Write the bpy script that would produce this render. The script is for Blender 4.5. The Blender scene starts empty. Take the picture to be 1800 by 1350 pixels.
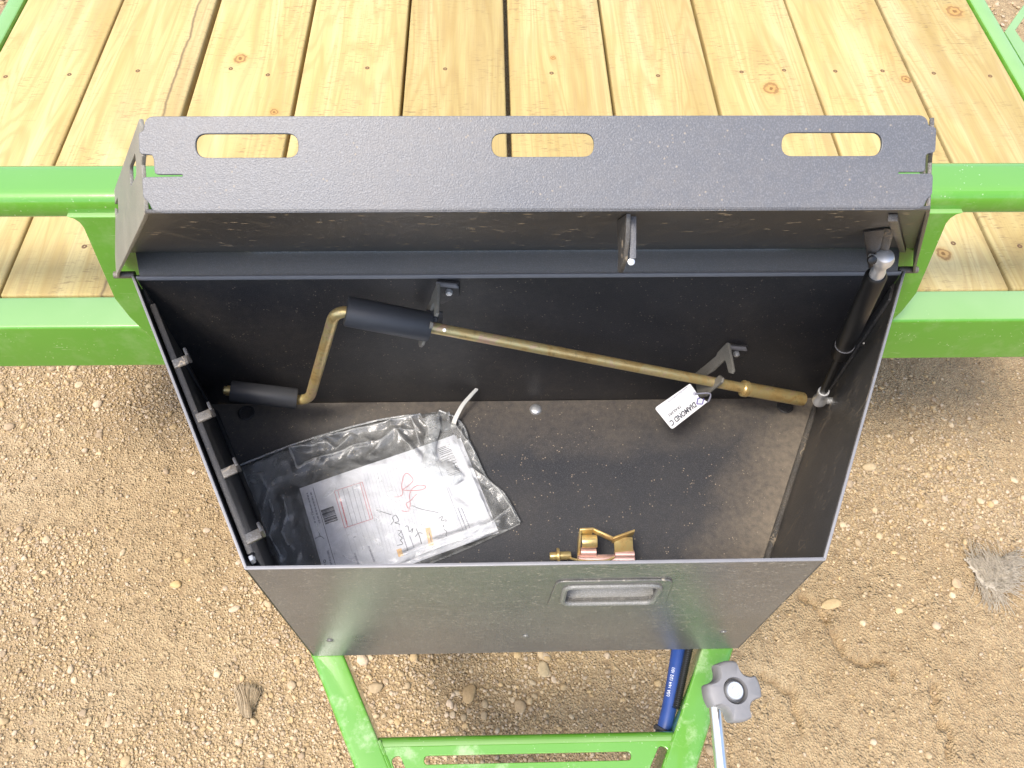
import bpy, bmesh, math, random
import numpy as np
from mathutils import Vector, Matrix, noise as mnoise

R = math.radians
random.seed(7)
RNG = np.random.default_rng(7)
scene = bpy.context.scene
COL = scene.collection

# ------------------------------------------------------------------ camera
F_PX, PITCH, YAW, ROLL = 1391.45, 1.0000, 0.0456, 0.0285
CAM = Vector((0.0, 0.0, 1.5304))
FWD = Vector((math.sin(YAW)*math.cos(PITCH), math.cos(YAW)*math.cos(PITCH), -math.sin(PITCH)))
RT0 = Vector((math.cos(YAW), -math.sin(YAW), 0.0))
UP0 = RT0.cross(FWD)
RT = RT0*math.cos(ROLL) + UP0*math.sin(ROLL)
UP = UP0*math.cos(ROLL) - RT0*math.sin(ROLL)
cam_data = bpy.data.cameras.new('camera')
cam_data.sensor_width = 36.0
cam_data.lens = F_PX/1800.0*36.0
cam_data.clip_start = 0.02
cam_data.clip_end = 600.0
cam = bpy.data.objects.new('camera', cam_data)
COL.objects.link(cam)
m = Matrix((RT, UP, -FWD)).transposed().to_4x4()
m.translation = CAM
cam.matrix_world = m
scene.camera = cam

# ------------------------------------------------------------------ sky, sun, exposure
SUN_DIR = Vector((-0.27, -0.31, 0.91)).normalized()     # towards the sun
world = bpy.data.worlds.new('World')
scene.world = world
world.use_nodes = True
wn = world.node_tree.nodes
wl = world.node_tree.links
wn.clear()
sky = wn.new('ShaderNodeTexSky')
sky.sky_type = 'NISHITA'
sky.sun_disc = False
sky.sun_elevation = math.asin(SUN_DIR.z)
sky.sun_rotation = math.atan2(SUN_DIR.x, SUN_DIR.y)
sky.air_density = 1.0
sky.dust_density = 3.0
sky.ozone_density = 1.0
bg = wn.new('ShaderNodeBackground')
bg.inputs['Strength'].default_value = 0.15
wo = wn.new('ShaderNodeOutputWorld')
wl.new(sky.outputs[0], bg.inputs['Color'])
wl.new(bg.outputs[0], wo.inputs['Surface'])

sun_d = bpy.data.lights.new('sun', 'SUN')
sun_d.energy = 1.5
sun_d.angle = R(15)
sun_d.color = (1.0, 0.94, 0.85)
sun = bpy.data.objects.new('sun', sun_d)
COL.objects.link(sun)
sun.rotation_euler = (-SUN_DIR).to_track_quat('-Z', 'Y').to_euler()
sun.location = (0, 0, 6)

scene.view_settings.view_transform = 'Standard'
scene.view_settings.look = 'None'
scene.view_settings.gamma = 1.0
scene.view_settings.use_curve_mapping = False
scene.view_settings.exposure = 1.3
scene.cycles.max_bounces = 6
scene.cycles.diffuse_bounces = 3
scene.cycles.glossy_bounces = 3
scene.cycles.transparent_max_bounces = 8

# ------------------------------------------------------------------ measuring helpers (photo pixel -> point on a real plane)
def ray(px, py):
    return FWD + RT*((px-900.0)/F_PX) - UP*((py-675.0)/F_PX)
def at(px, py, X=None, Y=None, Z=None):
    d = ray(px, py)
    s = X/d.x if X is not None else Y/d.y if Y is not None else (Z-CAM.z)/d.z
    return CAM + d*s
def onp(px, py, p, n):
    d = ray(px, py); p = Vector(p); n = Vector(n)
    return CAM + d*((p-CAM).dot(n)/d.dot(n))

# ------------------------------------------------------------------ object helpers
def tag(o, label=None, cat=None, group=None, kind=None):
    if label: o['label'] = label
    if cat: o['category'] = cat
    if group: o['group'] = group
    if kind: o['kind'] = kind
    return o
def thing(name, loc, label, cat, group=None):
    o = bpy.data.objects.new(name, None)
    COL.objects.link(o)
    o.location = loc
    o.empty_display_size = 0.05
    return tag(o, label, cat, group)
def wmat(o):
    mm = Matrix.Translation(o.location) if o.type == 'EMPTY' else o.matrix_basis.copy()
    return wmat(o.parent) @ o.matrix_parent_inverse @ mm if o.parent else mm
def adopt(o, parent):
    if parent is not None:
        o.parent = parent
        o.matrix_parent_inverse = wmat(parent).inverted()
    return o
def link_mesh(name, me, mat, parent=None, smooth=False):
    if mat is not None:
        me.materials.clear(); me.materials.append(mat)
    if smooth:
        me.polygons.foreach_set('use_smooth', [True]*len(me.polygons))
    o = bpy.data.objects.new(name, me)
    COL.objects.link(o)
    return adopt(o, parent)
def mesh(name, verts, faces, mat, parent=None, smooth=False):
    me = bpy.data.meshes.new(name)
    me.from_pydata([tuple(v) for v in verts], [], faces)
    me.validate(); me.update()
    return link_mesh(name, me, mat, parent, smooth)
def from_bm(name, bm, mat, parent=None, smooth=False):
    bmesh.ops.recalc_face_normals(bm, faces=bm.faces)
    me = bpy.data.meshes.new(name)
    bm.to_mesh(me); bm.free()
    return link_mesh(name, me, mat, parent, smooth)
def autosmooth(o, deg=35):
    me = o.data
    me.polygons.foreach_set('use_smooth', [True]*len(me.polygons))
    try: me.set_sharp_from_angle(angle=R(deg))
    except Exception: pass
    return o
def bm_prism(bm, outline, d, bevel=0.0, segs=2):
    """outline: list of 3D points (planar), extruded by vector d"""
    d = Vector(d)
    n = len(outline)
    a = [bm.verts.new(Vector(p)) for p in outline]
    b = [bm.verts.new(Vector(p)+d) for p in outline]
    fs = [bm.faces.new(a), bm.faces.new(list(reversed(b)))]
    for i in range(n):
        fs.append(bm.faces.new((a[i], b[i], b[(i+1) % n], a[(i+1) % n])))
    if bevel > 0:
        es = set(e for f in fs for e in f.edges)
        bmesh.ops.bevel(bm, geom=list(es), offset=bevel, segments=segs, affect='EDGES', profile=0.5, clamp_overlap=True)
def prism(name, outline, d, mat, parent=None, bevel=0.0, segs=2):
    bm = bmesh.new()
    bm_prism(bm, outline, d, bevel, segs)
    return autosmooth(from_bm(name, bm, mat, parent))
def box(name, lo, hi, mat, parent=None, bevel=0.0, segs=2):
    x0, y0, z0 = lo; x1, y1, z1 = hi
    return prism(name, [(x0, y0, z0), (x1, y0, z0), (x1, y1, z0), (x0, y1, z0)], (0, 0, z1-z0), mat, parent, bevel, segs)
def frames(path):
    n = len(path); T = []
    for i in range(n):
        a = path[max(i-1, 0)]; b = path[min(i+1, n-1)]
        T.append((b-a).normalized())
    ref = Vector((0, 0, 1))
    if abs(T[0].dot(ref)) > 0.9: ref = Vector((1, 0, 0))
    N = [(ref - T[0]*ref.dot(T[0])).normalized()]
    for i in range(1, n):
        v = N[-1] - T[i]*N[-1].dot(T[i]); N.append(v.normalized())
    return T, N
def tube_data(path, radii, segs=16, caps=True, off=0):
    path = [Vector(p) for p in path]
    if not hasattr(radii, '__len__'): radii = [radii]*len(path)
    T, N = frames(path)
    V = []; Fc = []
    for i, p in enumerate(path):
        B = T[i].cross(N[i])
        for k in range(segs):
            a = 2*math.pi*k/segs
            V.append(p + (N[i]*math.cos(a)+B*math.sin(a))*radii[i])
    for i in range(len(path)-1):
        for k in range(segs):
            a = i*segs+k; b = i*segs+(k+1) % segs
            Fc.append((off+a, off+b, off+b+segs, off+a+segs))
    if caps:
        Fc.append(tuple(off+k for k in reversed(range(segs))))
        l = (len(path)-1)*segs
        Fc.append(tuple(off+l+k for k in range(segs)))
    return V, Fc
def tube(name, path, radii, mat, parent=None, segs=16, caps=True):
    V, Fc = tube_data(path, radii, segs, caps)
    return autosmooth(mesh(name, V, Fc, mat, parent), 40)
def smooth_path(pts, per=8):
    P = [Vector(p) for p in pts]; out = []
    for i in range(len(P)-1):
        p0 = P[max(i-1, 0)]; p1 = P[i]; p2 = P[i+1]; p3 = P[min(i+2, len(P)-1)]
        for k in range(per):
            t = k/per
            out.append(0.5*((2*p1)+(p2-p0)*t+(2*p0-5*p1+4*p2-p3)*t*t+(3*p1-p0-3*p2+p3)*t**3))
    out.append(P[-1]); return out
def round_corner_path(pts, r, n=7):
    P = [Vector(p) for p in pts]; out = [P[0]]
    for i in range(1, len(P)-1):
        a = (P[i-1]-P[i]).normalized(); b = (P[i+1]-P[i]).normalized()
        s = P[i]+a*r; e = P[i]+b*r
        for k in range(n+1):
            t = k/n
            out.append(s*(1-t)**2 + P[i]*2*t*(1-t) + e*t*t)
    out.append(P[-1]); return out
def rounded(pts, r, n=5):
    """round the corners of a closed 2D outline"""
    out = []; k = len(pts)
    rr = r if hasattr(r, '__len__') else [r]*k
    for i in range(k):
        p = Vector(pts[i]); a = Vector(pts[i-1]); b = Vector(pts[(i+1) % k])
        q = rr[i]
        if q <= 0: out.append(tuple(p)); continue
        u = (a-p); v = (b-p); q = min(q, u.length*0.49, v.length*0.49)
        s = p+u.normalized()*q; e = p+v.normalized()*q
        for j in range(n+1):
            t = j/n
            out.append(tuple(s*(1-t)**2 + p*2*t*(1-t) + e*t*t))
    return out
def slot(cx, cy, w, h, r=None, ang=0.0):
    r = h/2*0.98 if r is None else r
    pts = rounded([(-w/2, -h/2), (w/2, -h/2), (w/2, h/2), (-w/2, h/2)], r, 6)
    c, s = math.cos(ang), math.sin(ang)
    return [(cx+x*c-y*s, cy+x*s+y*c) for x, y in pts]
def plate(name, outline, holes, thick, origin, ux, uy, mat, parent=None, bevel=0.0):
    """flat sheet with real holes: 2D outline in (ux, uy) at origin, centred on its thickness"""
    cu = bpy.data.curves.new(name+'_c', 'CURVE')
    cu.dimensions = '2D'; cu.fill_mode = 'BOTH'
    cu.extrude = max(thick/2-bevel, 0.0001); cu.bevel_depth = bevel; cu.bevel_resolution = 1; cu.offset = -bevel
    for loop in [outline]+list(holes):
        sp = cu.splines.new('POLY'); sp.points.add(len(loop)-1)
        for i, p in enumerate(loop): sp.points[i].co = (p[0], p[1], 0, 1)
        sp.use_cyclic_u = True
    tmp = bpy.data.objects.new('tmp', cu); COL.objects.link(tmp)
    dg = bpy.context.evaluated_depsgraph_get()
    me = bpy.data.meshes.new_from_object(tmp.evaluated_get(dg))
    bpy.data.objects.remove(tmp); bpy.data.curves.remove(cu)
    ux = Vector(ux).normalized(); uy = Vector(uy).normalized(); uz = ux.cross(uy)
    M = Matrix((ux, uy, uz)).transposed().to_4x4(); M.translation = Vector(origin)
    me.transform(M); me.name = name
    o = link_mesh(name, me, mat, parent)
    return autosmooth(o, 30)
def lathe(name, prof, origin, axis, mat, parent=None, segs=24):
    """prof: (r, h) pairs along axis"""
    ax = Vector(axis).normalized()
    ref = Vector((1, 0, 0)) if abs(ax.x) < 0.8 else Vector((0, 1, 0))
    N = (ref-ax*ref.dot(ax)).normalized(); B = ax.cross(N); o = Vector(origin)
    V = []; Fc = []
    for r, h in prof:
        for k in range(segs):
            a = 2*math.pi*k/segs
            V.append(o+ax*h+(N*math.cos(a)+B*math.sin(a))*max(r, 1e-5))
    for i in range(len(prof)-1):
        for k in range(segs):
            a = i*segs+k; b = i*segs+(k+1) % segs
            Fc.append((a, b, b+segs, a+segs))
    Fc.append(tuple(reversed(range(segs))))
    Fc.append(tuple((len(prof)-1)*segs+k for k in range(segs)))
    return autosmooth(mesh(name, V, Fc, mat, parent), 35)
def hexbolt(name, p, axis, r, h, mat, parent):
    return lathe(name, [(r, 0), (r, h*0.8), (r*0.9, h), (r*0.45, h), (r*0.4, h*1.25)], p, axis, mat, parent, 6)
def text_mesh(name, body, size, origin, ux, uy, mat, parent=None, shear=0.0, width=1.0, bold=0.0, align='CENTER'):
    cu = bpy.data.curves.new(name+'_t', 'FONT')
    cu.body = body; cu.size = size; cu.align_x = align; cu.align_y = 'CENTER'; cu.shear = shear
    cu.offset = bold; cu.extrude = 0.00004
    tmp = bpy.data.objects.new('tmp', cu); COL.objects.link(tmp)
    dg = bpy.context.evaluated_depsgraph_get()
    me = bpy.data.meshes.new_from_object(tmp.evaluated_get(dg))
    bpy.data.objects.remove(tmp); bpy.data.curves.remove(cu)
    ux = Vector(ux).normalized(); uy = Vector(uy).normalized(); uz = ux.cross(uy)
    M = Matrix((ux, uy, uz)).transposed().to_4x4(); M.translation = Vector(origin)
    me.transform(M @ Matrix.Diagonal((width, 1, 1, 1)))
    return link_mesh(name, me, mat, parent)
def ribbon_data(pts, w, nrm):
    pts = [Vector(p) for p in pts]; nrm = Vector(nrm)
    V = []; Fc = []
    for i, p in enumerate(pts):
        t = (pts[min(i+1, len(pts)-1)]-pts[max(i-1, 0)]).normalized()
        s = nrm.cross(t).normalized()*w/2
        V += [p-s, p+s]
    for i in range(len(pts)-1):
        Fc.append((2*i, 2*i+1, 2*i+3, 2*i+2))
    return V, Fc
def multi(name, parts, mat, parent=None, smooth=False):
    V = []; Fc = []
    for v, f in parts:
        o = len(V); V += list(v); Fc += [tuple(i+o for i in q) for q in f]
    return mesh(name, V, Fc, mat, parent, smooth)

# ------------------------------------------------------------------ materials
class NT:
    def __init__(s, name):
        s.m = bpy.data.materials.new(name); s.m.use_nodes = True
        s.t = s.m.node_tree; s.t.nodes.clear()
        s.out = s.t.nodes.new('ShaderNodeOutputMaterial')
        s.b = s.t.nodes.new('ShaderNodeBsdfPrincipled')
        s.link(s.b.outputs[0], s.out.inputs['Surface'])
    def n(s, typ, **kw):
        x = s.t.nodes.new(typ)
        for k, v in kw.items():
            if k.startswith('i_'):
                key = k[2:].replace('_', ' ')
                x.inputs[key].default_value = v
            else: setattr(x, k, v)
        return x
    def link(s, a, b): s.t.links.new(a, b)
    def put(s, v, sock):
        if isinstance(v, bpy.types.NodeSocket): s.link(v, sock)
        else: sock.default_value = v
    def pos(s):
        return s.n('ShaderNodeNewGeometry').outputs['Position']
    def mapping(s, vec, scale=(1, 1, 1), loc=(0, 0, 0), rot=(0, 0, 0)):
        x = s.n('ShaderNodeMapping'); s.link(vec, x.inputs['Vector'])
        x.inputs['Scale'].default_value = scale; s.put(loc, x.inputs['Location']); x.inputs['Rotation'].default_value = rot
        return x.outputs[0]
    def noise(s, vec, scale, detail=3, rough=0.5, dist=0.0):
        x = s.n('ShaderNodeTexNoise'); s.link(vec, x.inputs['Vector'])
        x.inputs['Scale'].default_value = scale; x.inputs['Detail'].default_value = detail
        x.inputs['Roughness'].default_value = rough; x.inputs['Distortion'].default_value = dist
        return x.outputs['Fac']
    def voro(s, vec, scale, feature='F1', out='Distance', rnd=1.0):
        x = s.n('ShaderNodeTexVoronoi', feature=feature); s.link(vec, x.inputs['Vector'])
        x.inputs['Scale'].default_value = scale; x.inputs['Randomness'].default_value = rnd
        return x.outputs[out]
    def ramp(s, fac, stops):
        x = s.n('ShaderNodeValToRGB'); s.link(fac, x.inputs[0])
        e = x.color_ramp.elements
        while len(e) < len(stops): e.new(0.5)
        for i, (p, c) in enumerate(stops):
            e[i].position = p
            e[i].color = (c, c, c, 1) if not hasattr(c, '__len__') else (c[0], c[1], c[2], 1)
        return x.outputs[0]
    def mix(s, fac, a, b, mode='MIX'):
        x = s.n('ShaderNodeMix', data_type='RGBA', blend_type=mode)
        s.put(fac, x.inputs[0])
        for v, k in ((a, 6), (b, 7)):
            if isinstance(v, bpy.types.NodeSocket): s.link(v, x.inputs[k])
            else: x.inputs[k].default_value = (v[0], v[1], v[2], 1) if hasattr(v, '__len__') else (v, v, v, 1)
        return x.outputs[2]
    def math(s, op, a, b=0.0, c=None):
        x = s.n('ShaderNodeMath', operation=op)
        s.put(a, x.inputs[0]); s.put(b, x.inputs[1])
        if c is not None: s.put(c, x.inputs[2])
        return x.outputs[0]
    def bump(s, h, strength=0.3, dist=0.001, nrm=None):
        x = s.n('ShaderNodeBump'); s.link(h, x.inputs['Height'])
        x.inputs['Strength'].default_value = strength; x.inputs['Distance'].default_value = dist
        if nrm is not None: s.link(nrm, x.inputs['Normal'])
        s.link(x.outputs[0], s.b.inputs['Normal']); return x.outputs[0]
    def set(s, **kw):
        for k, v in kw.items():
            key = {'base': 'Base Color', 'rough': 'Roughness', 'metal': 'Metallic', 'spec': 'Specular IOR Level', 'coat': 'Coat Weight', 'coatr': 'Coat Roughness', 'trans': 'Transmission Weight', 'ior': 'IOR', 'alpha': 'Alpha'}[k]
            if key == 'Base Color' and not isinstance(v, bpy.types.NodeSocket): v = (v[0], v[1], v[2], 1)
            s.put(v, s.b.inputs[key])
        return s.m

def plain(name, base, rough=0.5, metal=0.0, spec=0.5, bump=None, var=0.12):
    t = NT(name); p = t.pos()
    n = t.noise(p, 60, 4)
    c = t.mix(n, [x*(1-var) for x in base], [min(1, x*(1+var)) for x in base])
    t.set(base=c, rough=rough, metal=metal, spec=spec)
    if bump: t.bump(t.noise(p, bump[0], 3), bump[1], bump[2])
    return t.m

DUST = (0.42, 0.34, 0.24)
def powder(name, dust=0.15, edge=None, specks=0.25, rough=0.40, base=(0.020, 0.020, 0.022), streak=None, grain=0.5, speckle=0.10, dustc=DUST):
    """black textured powder coat with road dust lying on it"""
    t = NT(name); p = t.pos()
    big = t.noise(p, 7, 5, 0.6)
    fine = t.noise(p, 120, 4, 0.65)
    d = t.math('MULTIPLY', t.ramp(big, [(0.35, 0.0), (0.75, 1.0)]), t.ramp(fine, [(0.3, 0.25), (0.75, 1.0)]))
    d = t.math('MULTIPLY', d, dust)
    if edge is not None:
        d = t.math('ADD', d, t.math('MULTIPLY', edge(t, p), t.ramp(fine, [(0.25, 0.45), (0.7, 1.0)])))
    # single specks of grit
    v = t.voro(p, 210)
    keep = t.ramp(t.noise(p, 55, 2), [(0.52, 0.0), (0.60, 1.0)])
    sp = t.math('MULTIPLY', t.ramp(v, [(0.10, 1.0), (0.22, 0.0)]), keep)
    sp = t.math('MULTIPLY', sp, specks)
    d = t.math('MAXIMUM', d, sp)
    if streak is not None:
        d = t.math('MAXIMUM', d, streak(t, p))
    d = t.math('MINIMUM', d, 1.0)
    glint = t.math('MULTIPLY', t.ramp(t.noise(p, 800, 2, 0.5), [(0.48, 0.0), (0.72, 1.0)]), speckle)  # pale flecks: glints of the grain painted into the colour
    c = t.mix(glint, base, (0.40, 0.41, 0.44))
    c = t.mix(d, c, dustc)
    r = t.math('ADD', rough, t.math('MULTIPLY', d, 0.4))
    t.set(base=c, rough=r, spec=0.5)
    g = t.noise(p, 900, 2, 0.5)
    t.bump(g, grain, 0.0007)
    return t.m

# ---- powder coat variants (dirt in place; lid, flange and lip bases carry painted light)
def scratch_streaks(rotz, amt, sx=6, sy=160):
    def f(t, p):
        q = t.mapping(p, (sx, 1, sy), rot=(0, rotz, 0))
        n = t.noise(q, 1.0, 3, 0.6)
        a = t.ramp(n, [(0.60, 0.0), (0.72, 1.0)])
        z = t.ramp(t.noise(p, 4.0, 2), [(0.42, 0.0), (0.62, 1.0)])
        return t.math('MULTIPLY', t.math('MULTIPLY', a, z), amt)
    return f
def dashes(amt):
    """dried water spots and wiping marks"""
    def f(t, p):
        v = t.voro(p, 75)
        a = t.ramp(v, [(0.24, 1.0), (0.32, 0.0)])
        k = t.ramp(t.noise(p, 45, 2), [(0.57, 0.0), (0.60, 1.0)])
        q = t.mapping(p, (70, 5, 9), rot=(0, 0, 0.5))
        st = t.math('MULTIPLY', t.ramp(t.noise(q, 1.0, 3, 0.65), [(0.52, 0.0), (0.72, 1.0)]), 0.16)
        return t.math('MAXIMUM', t.math('MULTIPLY', t.math('MULTIPLY', a, k), amt), st)
    return f
BX = dict(yr=0.6374, yf=0.2672, xlr=-0.4357, xrr=0.5135, xlf=-0.2405, xrf=0.3251, zr=0.7856, zf=0.4897, zb=0.4545)
SLOPE_L = (BX['xlf']-BX['xlr'])/(BX['yr']-BX['yf'])
SLOPE_R = (BX['xrf']-BX['xrr'])/(BX['yr']-BX['yf'])
def front_film(t, p):
    """thin film of dry dust with rain streaks on the front panel"""
    n = t.noise(t.mapping(p, (60, 1, 420)), 1.0, 3, 0.6)
    k = t.ramp(t.noise(p, 5, 3), [(0.35, 0.4), (0.65, 1.0)])
    v = t.voro(t.mapping(p, (150, 1, 260)), 1.0)
    dots = t.math('MULTIPLY', t.ramp(v, [(0.16, 1.0), (0.30, 0.0)]), t.ramp(t.noise(p, 70, 2), [(0.48, 0.0), (0.56, 0.75)]))
    sc = t.math('MULTIPLY', t.ramp(t.noise(t.mapping(p, (14, 1, 330), rot=(0, 0.25, 0)), 1.0, 2, 0.5), [(0.70, 0.0), (0.74, 1.0)]), 0.5)
    return t.math('MAXIMUM', t.math('MAXIMUM', dots, sc), t.math('MULTIPLY', t.math('MULTIPLY', t.ramp(n, [(0.48, 0.0), (0.68, 1.0)]), k), 0.36))
def wall_scratches(t, p):
    """looping rub marks"""
    n = t.noise(t.mapping(p, (34, 34, 15)), 1.0, 2, 0.5, 1.2)
    line = t.ramp(t.math('ABSOLUTE', t.math('SUBTRACT', n, 0.52)), [(0.006, 1.0), (0.024, 0.0)])
    k = t.ramp(t.noise(p, 13, 2), [(0.46, 0.0), (0.54, 1.0)])
    return t.math('MULTIPLY', t.math('MULTIPLY', line, k), 0.60)
def floor_dust(t, p):
    """silt that has settled along the edges of the box floor"""
    s = t.n('ShaderNodeSeparateXYZ'); t.link(p, s.inputs[0]); x, y = s.outputs[0], s.outputs[1]
    rx = t.math('ADD', t.math('MULTIPLY', t.math('SUBTRACT', BX['yr'], y), SLOPE_R), BX['xrr'])
    dr = t.math('SUBTRACT', rx, x)                       # metres from right wall
    dbk = t.math('SUBTRACT', BX['yr'], y)                # from back wall
    wob = t.math('MULTIPLY', t.math('SUBTRACT', t.noise(p, 14, 4, 0.6), 0.5), 0.10)
    a = t.ramp(t.math('ADD', t.math('ADD', dr, wob), 0.0), [(0.0, 1.0), (0.13, 0.0)])
    b = t.ramp(t.math('ADD', dbk, wob), [(0.0, 1.0), (0.10, 0.0)])
    return t.math('MULTIPLY', t.math('MAXIMUM', t.math('MULTIPLY', a, 1.25), t.math('MULTIPLY', b, 0.70)), 0.42)
M = {}
M['coat'] = powder('black_powder_coat', 0.12, specks=0.25, base=(0.026, 0.026, 0.028))
M['coat_back'] = powder('black_powder_coat_back', 0.10, specks=0.55, rough=0.38, base=(0.021, 0.021, 0.023), speckle=0.05)
M['coat_floor'] = powder('black_powder_coat_floor', 0.08, edge=floor_dust, specks=0.9, rough=0.38, base=(0.034, 0.036, 0.042))
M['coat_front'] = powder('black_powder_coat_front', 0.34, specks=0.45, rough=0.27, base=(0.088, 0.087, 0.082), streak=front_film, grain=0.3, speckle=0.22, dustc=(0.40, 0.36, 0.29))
M['coat_lid'] = powder('black_powder_coat_lid', 0.16, specks=0.45, rough=0.40, grain=0.35, base=(0.090, 0.094, 0.104), speckle=0.16)  # blue-grey base paints the sky's reflection on the lid wall
M['coat_flange'] = powder('black_powder_coat_flange', 0.20, specks=0.3, rough=0.55, grain=0.6, base=(0.190, 0.184, 0.172), speckle=0.25)  # base paled to paint sky light in, against the lid's shade
M['coat_lidin'] = powder('black_powder_coat_lid_inside', 0.16, specks=0.1, rough=0.38, streak=dashes(0.8), grain=0.4, base=(0.052, 0.050, 0.047))
M['coat_side'] = powder('black_powder_coat_dusty_side', 0.38, specks=0.5, rough=0.40, streak=wall_scratches, base=(0.060, 0.056, 0.050), speckle=0.22)
M['coat_lip'] = powder('black_powder_coat_lit_lip', 0.5, specks=0.3, rough=0.36, base=(0.13, 0.13, 0.12), speckle=0.3, dustc=(0.42, 0.40, 0.36))  # paler base paints the light caught by recess lip and ledge
M['coat_dusty'] = powder('black_powder_coat_thick_dust', 0.75, specks=0.3, rough=0.5, base=(0.16, 0.15, 0.125), speckle=0.25, dustc=(0.40, 0.36, 0.27))
M['rim'] = plain('worn_sheet_edge', (0.24, 0.235, 0.24), 0.45, 0.1)
M['rubber'] = plain('black_rubber', (0.050, 0.051, 0.055), 0.5, bump=(700, 0.25, 0.0006))
M['black_gloss'] = plain('black_gloss_strut', (0.008, 0.008, 0.008), 0.42)
M['zinc'] = plain('bright_zinc', (0.74, 0.75, 0.75), 0.42, 0.75)
M['galv'] = plain('galvanised_bar', (0.78, 0.80, 0.83), 0.30, 1.0)
M['knob'] = plain('grey_plastic_knob', (0.20, 0.195, 0.195), 0.55, bump=(260, 0.3, 0.0008), var=0.2)
M['blue'] = plain('blue_cable_jacket', (0.022, 0.060, 0.235), 0.42, var=0.3)
M['conduit'] = plain('black_conduit', (0.018, 0.018, 0.018), 0.35)
M['paper'] = plain('white_paper', (0.74, 0.74, 0.79), 0.7, var=0.03)
M['tag'] = plain('white_card', (0.80, 0.80, 0.79), 0.35, var=0.04)
M['ink'] = plain('dark_ink', (0.045, 0.045, 0.06), 0.6)
M['ink_grey'] = plain('grey_ink', (0.26, 0.26, 0.31), 0.6)
M['ink_pale'] = plain('pale_ink', (0.50, 0.50, 0.56), 0.6)
M['ink_red'] = plain('red_ink', (0.60, 0.15, 0.17), 0.6)
M['ink_blue'] = plain('violet_ink', (0.13, 0.11, 0.32), 0.6)
M['marker'] = plain('orange_marker', (0.88, 0.54, 0.24), 0.6)
M['white_ink'] = plain('white_print', (0.75, 0.78, 0.85), 0.6)
M['bolt_dark'] = plain('black_bolt', (0.03, 0.03, 0.03), 0.35, 0.3)
M['screw'] = plain('rusty_screw', (0.18, 0.10, 0.045), 0.6, 0.2)

def zinc_yellow():
    t = NT('yellow_zinc'); p = t.pos()
    n = t.noise(p, 40, 4, 0.6, 0.8)
    c = t.ramp(n, [(0.28, (0.50, 0.32, 0.11)), (0.45, (0.66, 0.47, 0.19)), (0.56, (0.62, 0.51, 0.23)), (0.70, (0.66, 0.42, 0.27))])
    d = t.ramp(t.noise(p, 160, 3), [(0.58, 0.0), (0.75, 0.5)])
    c = t.mix(d, c, (0.30, 0.20, 0.09))
    t.set(base=c, metal=0.55, rough=t.ramp(n, [(0.3, 0.28), (0.7, 0.42)]))
    return t.m
M['gold'] = zinc_yellow()
M['pink_zinc'] = plain('pinkish_zinc', (0.80, 0.52, 0.46), 0.35, 0.6, var=0.2)

def green_paint(name, dust=0.10, film=0.34):
    t = NT(name); p = t.pos()
    v = t.voro(p, 170)
    keep = t.ramp(t.noise(p, 34, 2), [(0.55, 0.0), (0.63, 1.0)])
    sp = t.math('MULTIPLY', t.math('MULTIPLY', t.ramp(v, [(0.08, 1.0), (0.2, 0.0)]), keep), 0.55)
    big = t.math('MULTIPLY', t.ramp(t.noise(p, 16, 6, 0.72), [(0.50, 0.0), (0.70, 1.0)]), dust)
    sc = t.math('MULTIPLY', t.ramp(t.noise(t.mapping(p, (30, 70, 240), rot=(0.2, 0.5, 0.3)), 1.0, 3, 0.6), [(0.66, 0.0), (0.72, 1.0)]), 0.30*min(1, dust*5))
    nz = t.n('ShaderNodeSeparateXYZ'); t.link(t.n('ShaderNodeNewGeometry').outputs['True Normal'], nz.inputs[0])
    top_sheen = t.math('MULTIPLY', t.ramp(nz.outputs[2], [(0.80, 0.0), (0.97, 1.0)]), t.ramp(t.noise(p, 3.0, 4, 0.6), [(0.3, film*0.6), (0.7, film)]))  # sky sheen painted as a pale colour on upward faces
    d = t.math('MAXIMUM', t.math('MAXIMUM', t.math('MAXIMUM', sp, big), sc), top_sheen)
    base = t.mix(t.noise(p, 5, 3), (0.078, 0.268, 0.018), (0.105, 0.310, 0.028))
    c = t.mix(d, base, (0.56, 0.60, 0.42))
    t.set(base=c, rough=t.math('ADD', 0.16, t.math('MULTIPLY', d, 0.5)), spec=0.5, coat=0.5, coatr=0.08)
    t.bump(t.noise(p, 150, 2), 0.12, 0.0008)
    return t.m
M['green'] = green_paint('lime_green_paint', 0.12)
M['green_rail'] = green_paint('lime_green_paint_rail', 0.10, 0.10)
M['green_dusty'] = green_paint('lime_green_paint_dusty', 0.48, 0.08)

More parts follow.
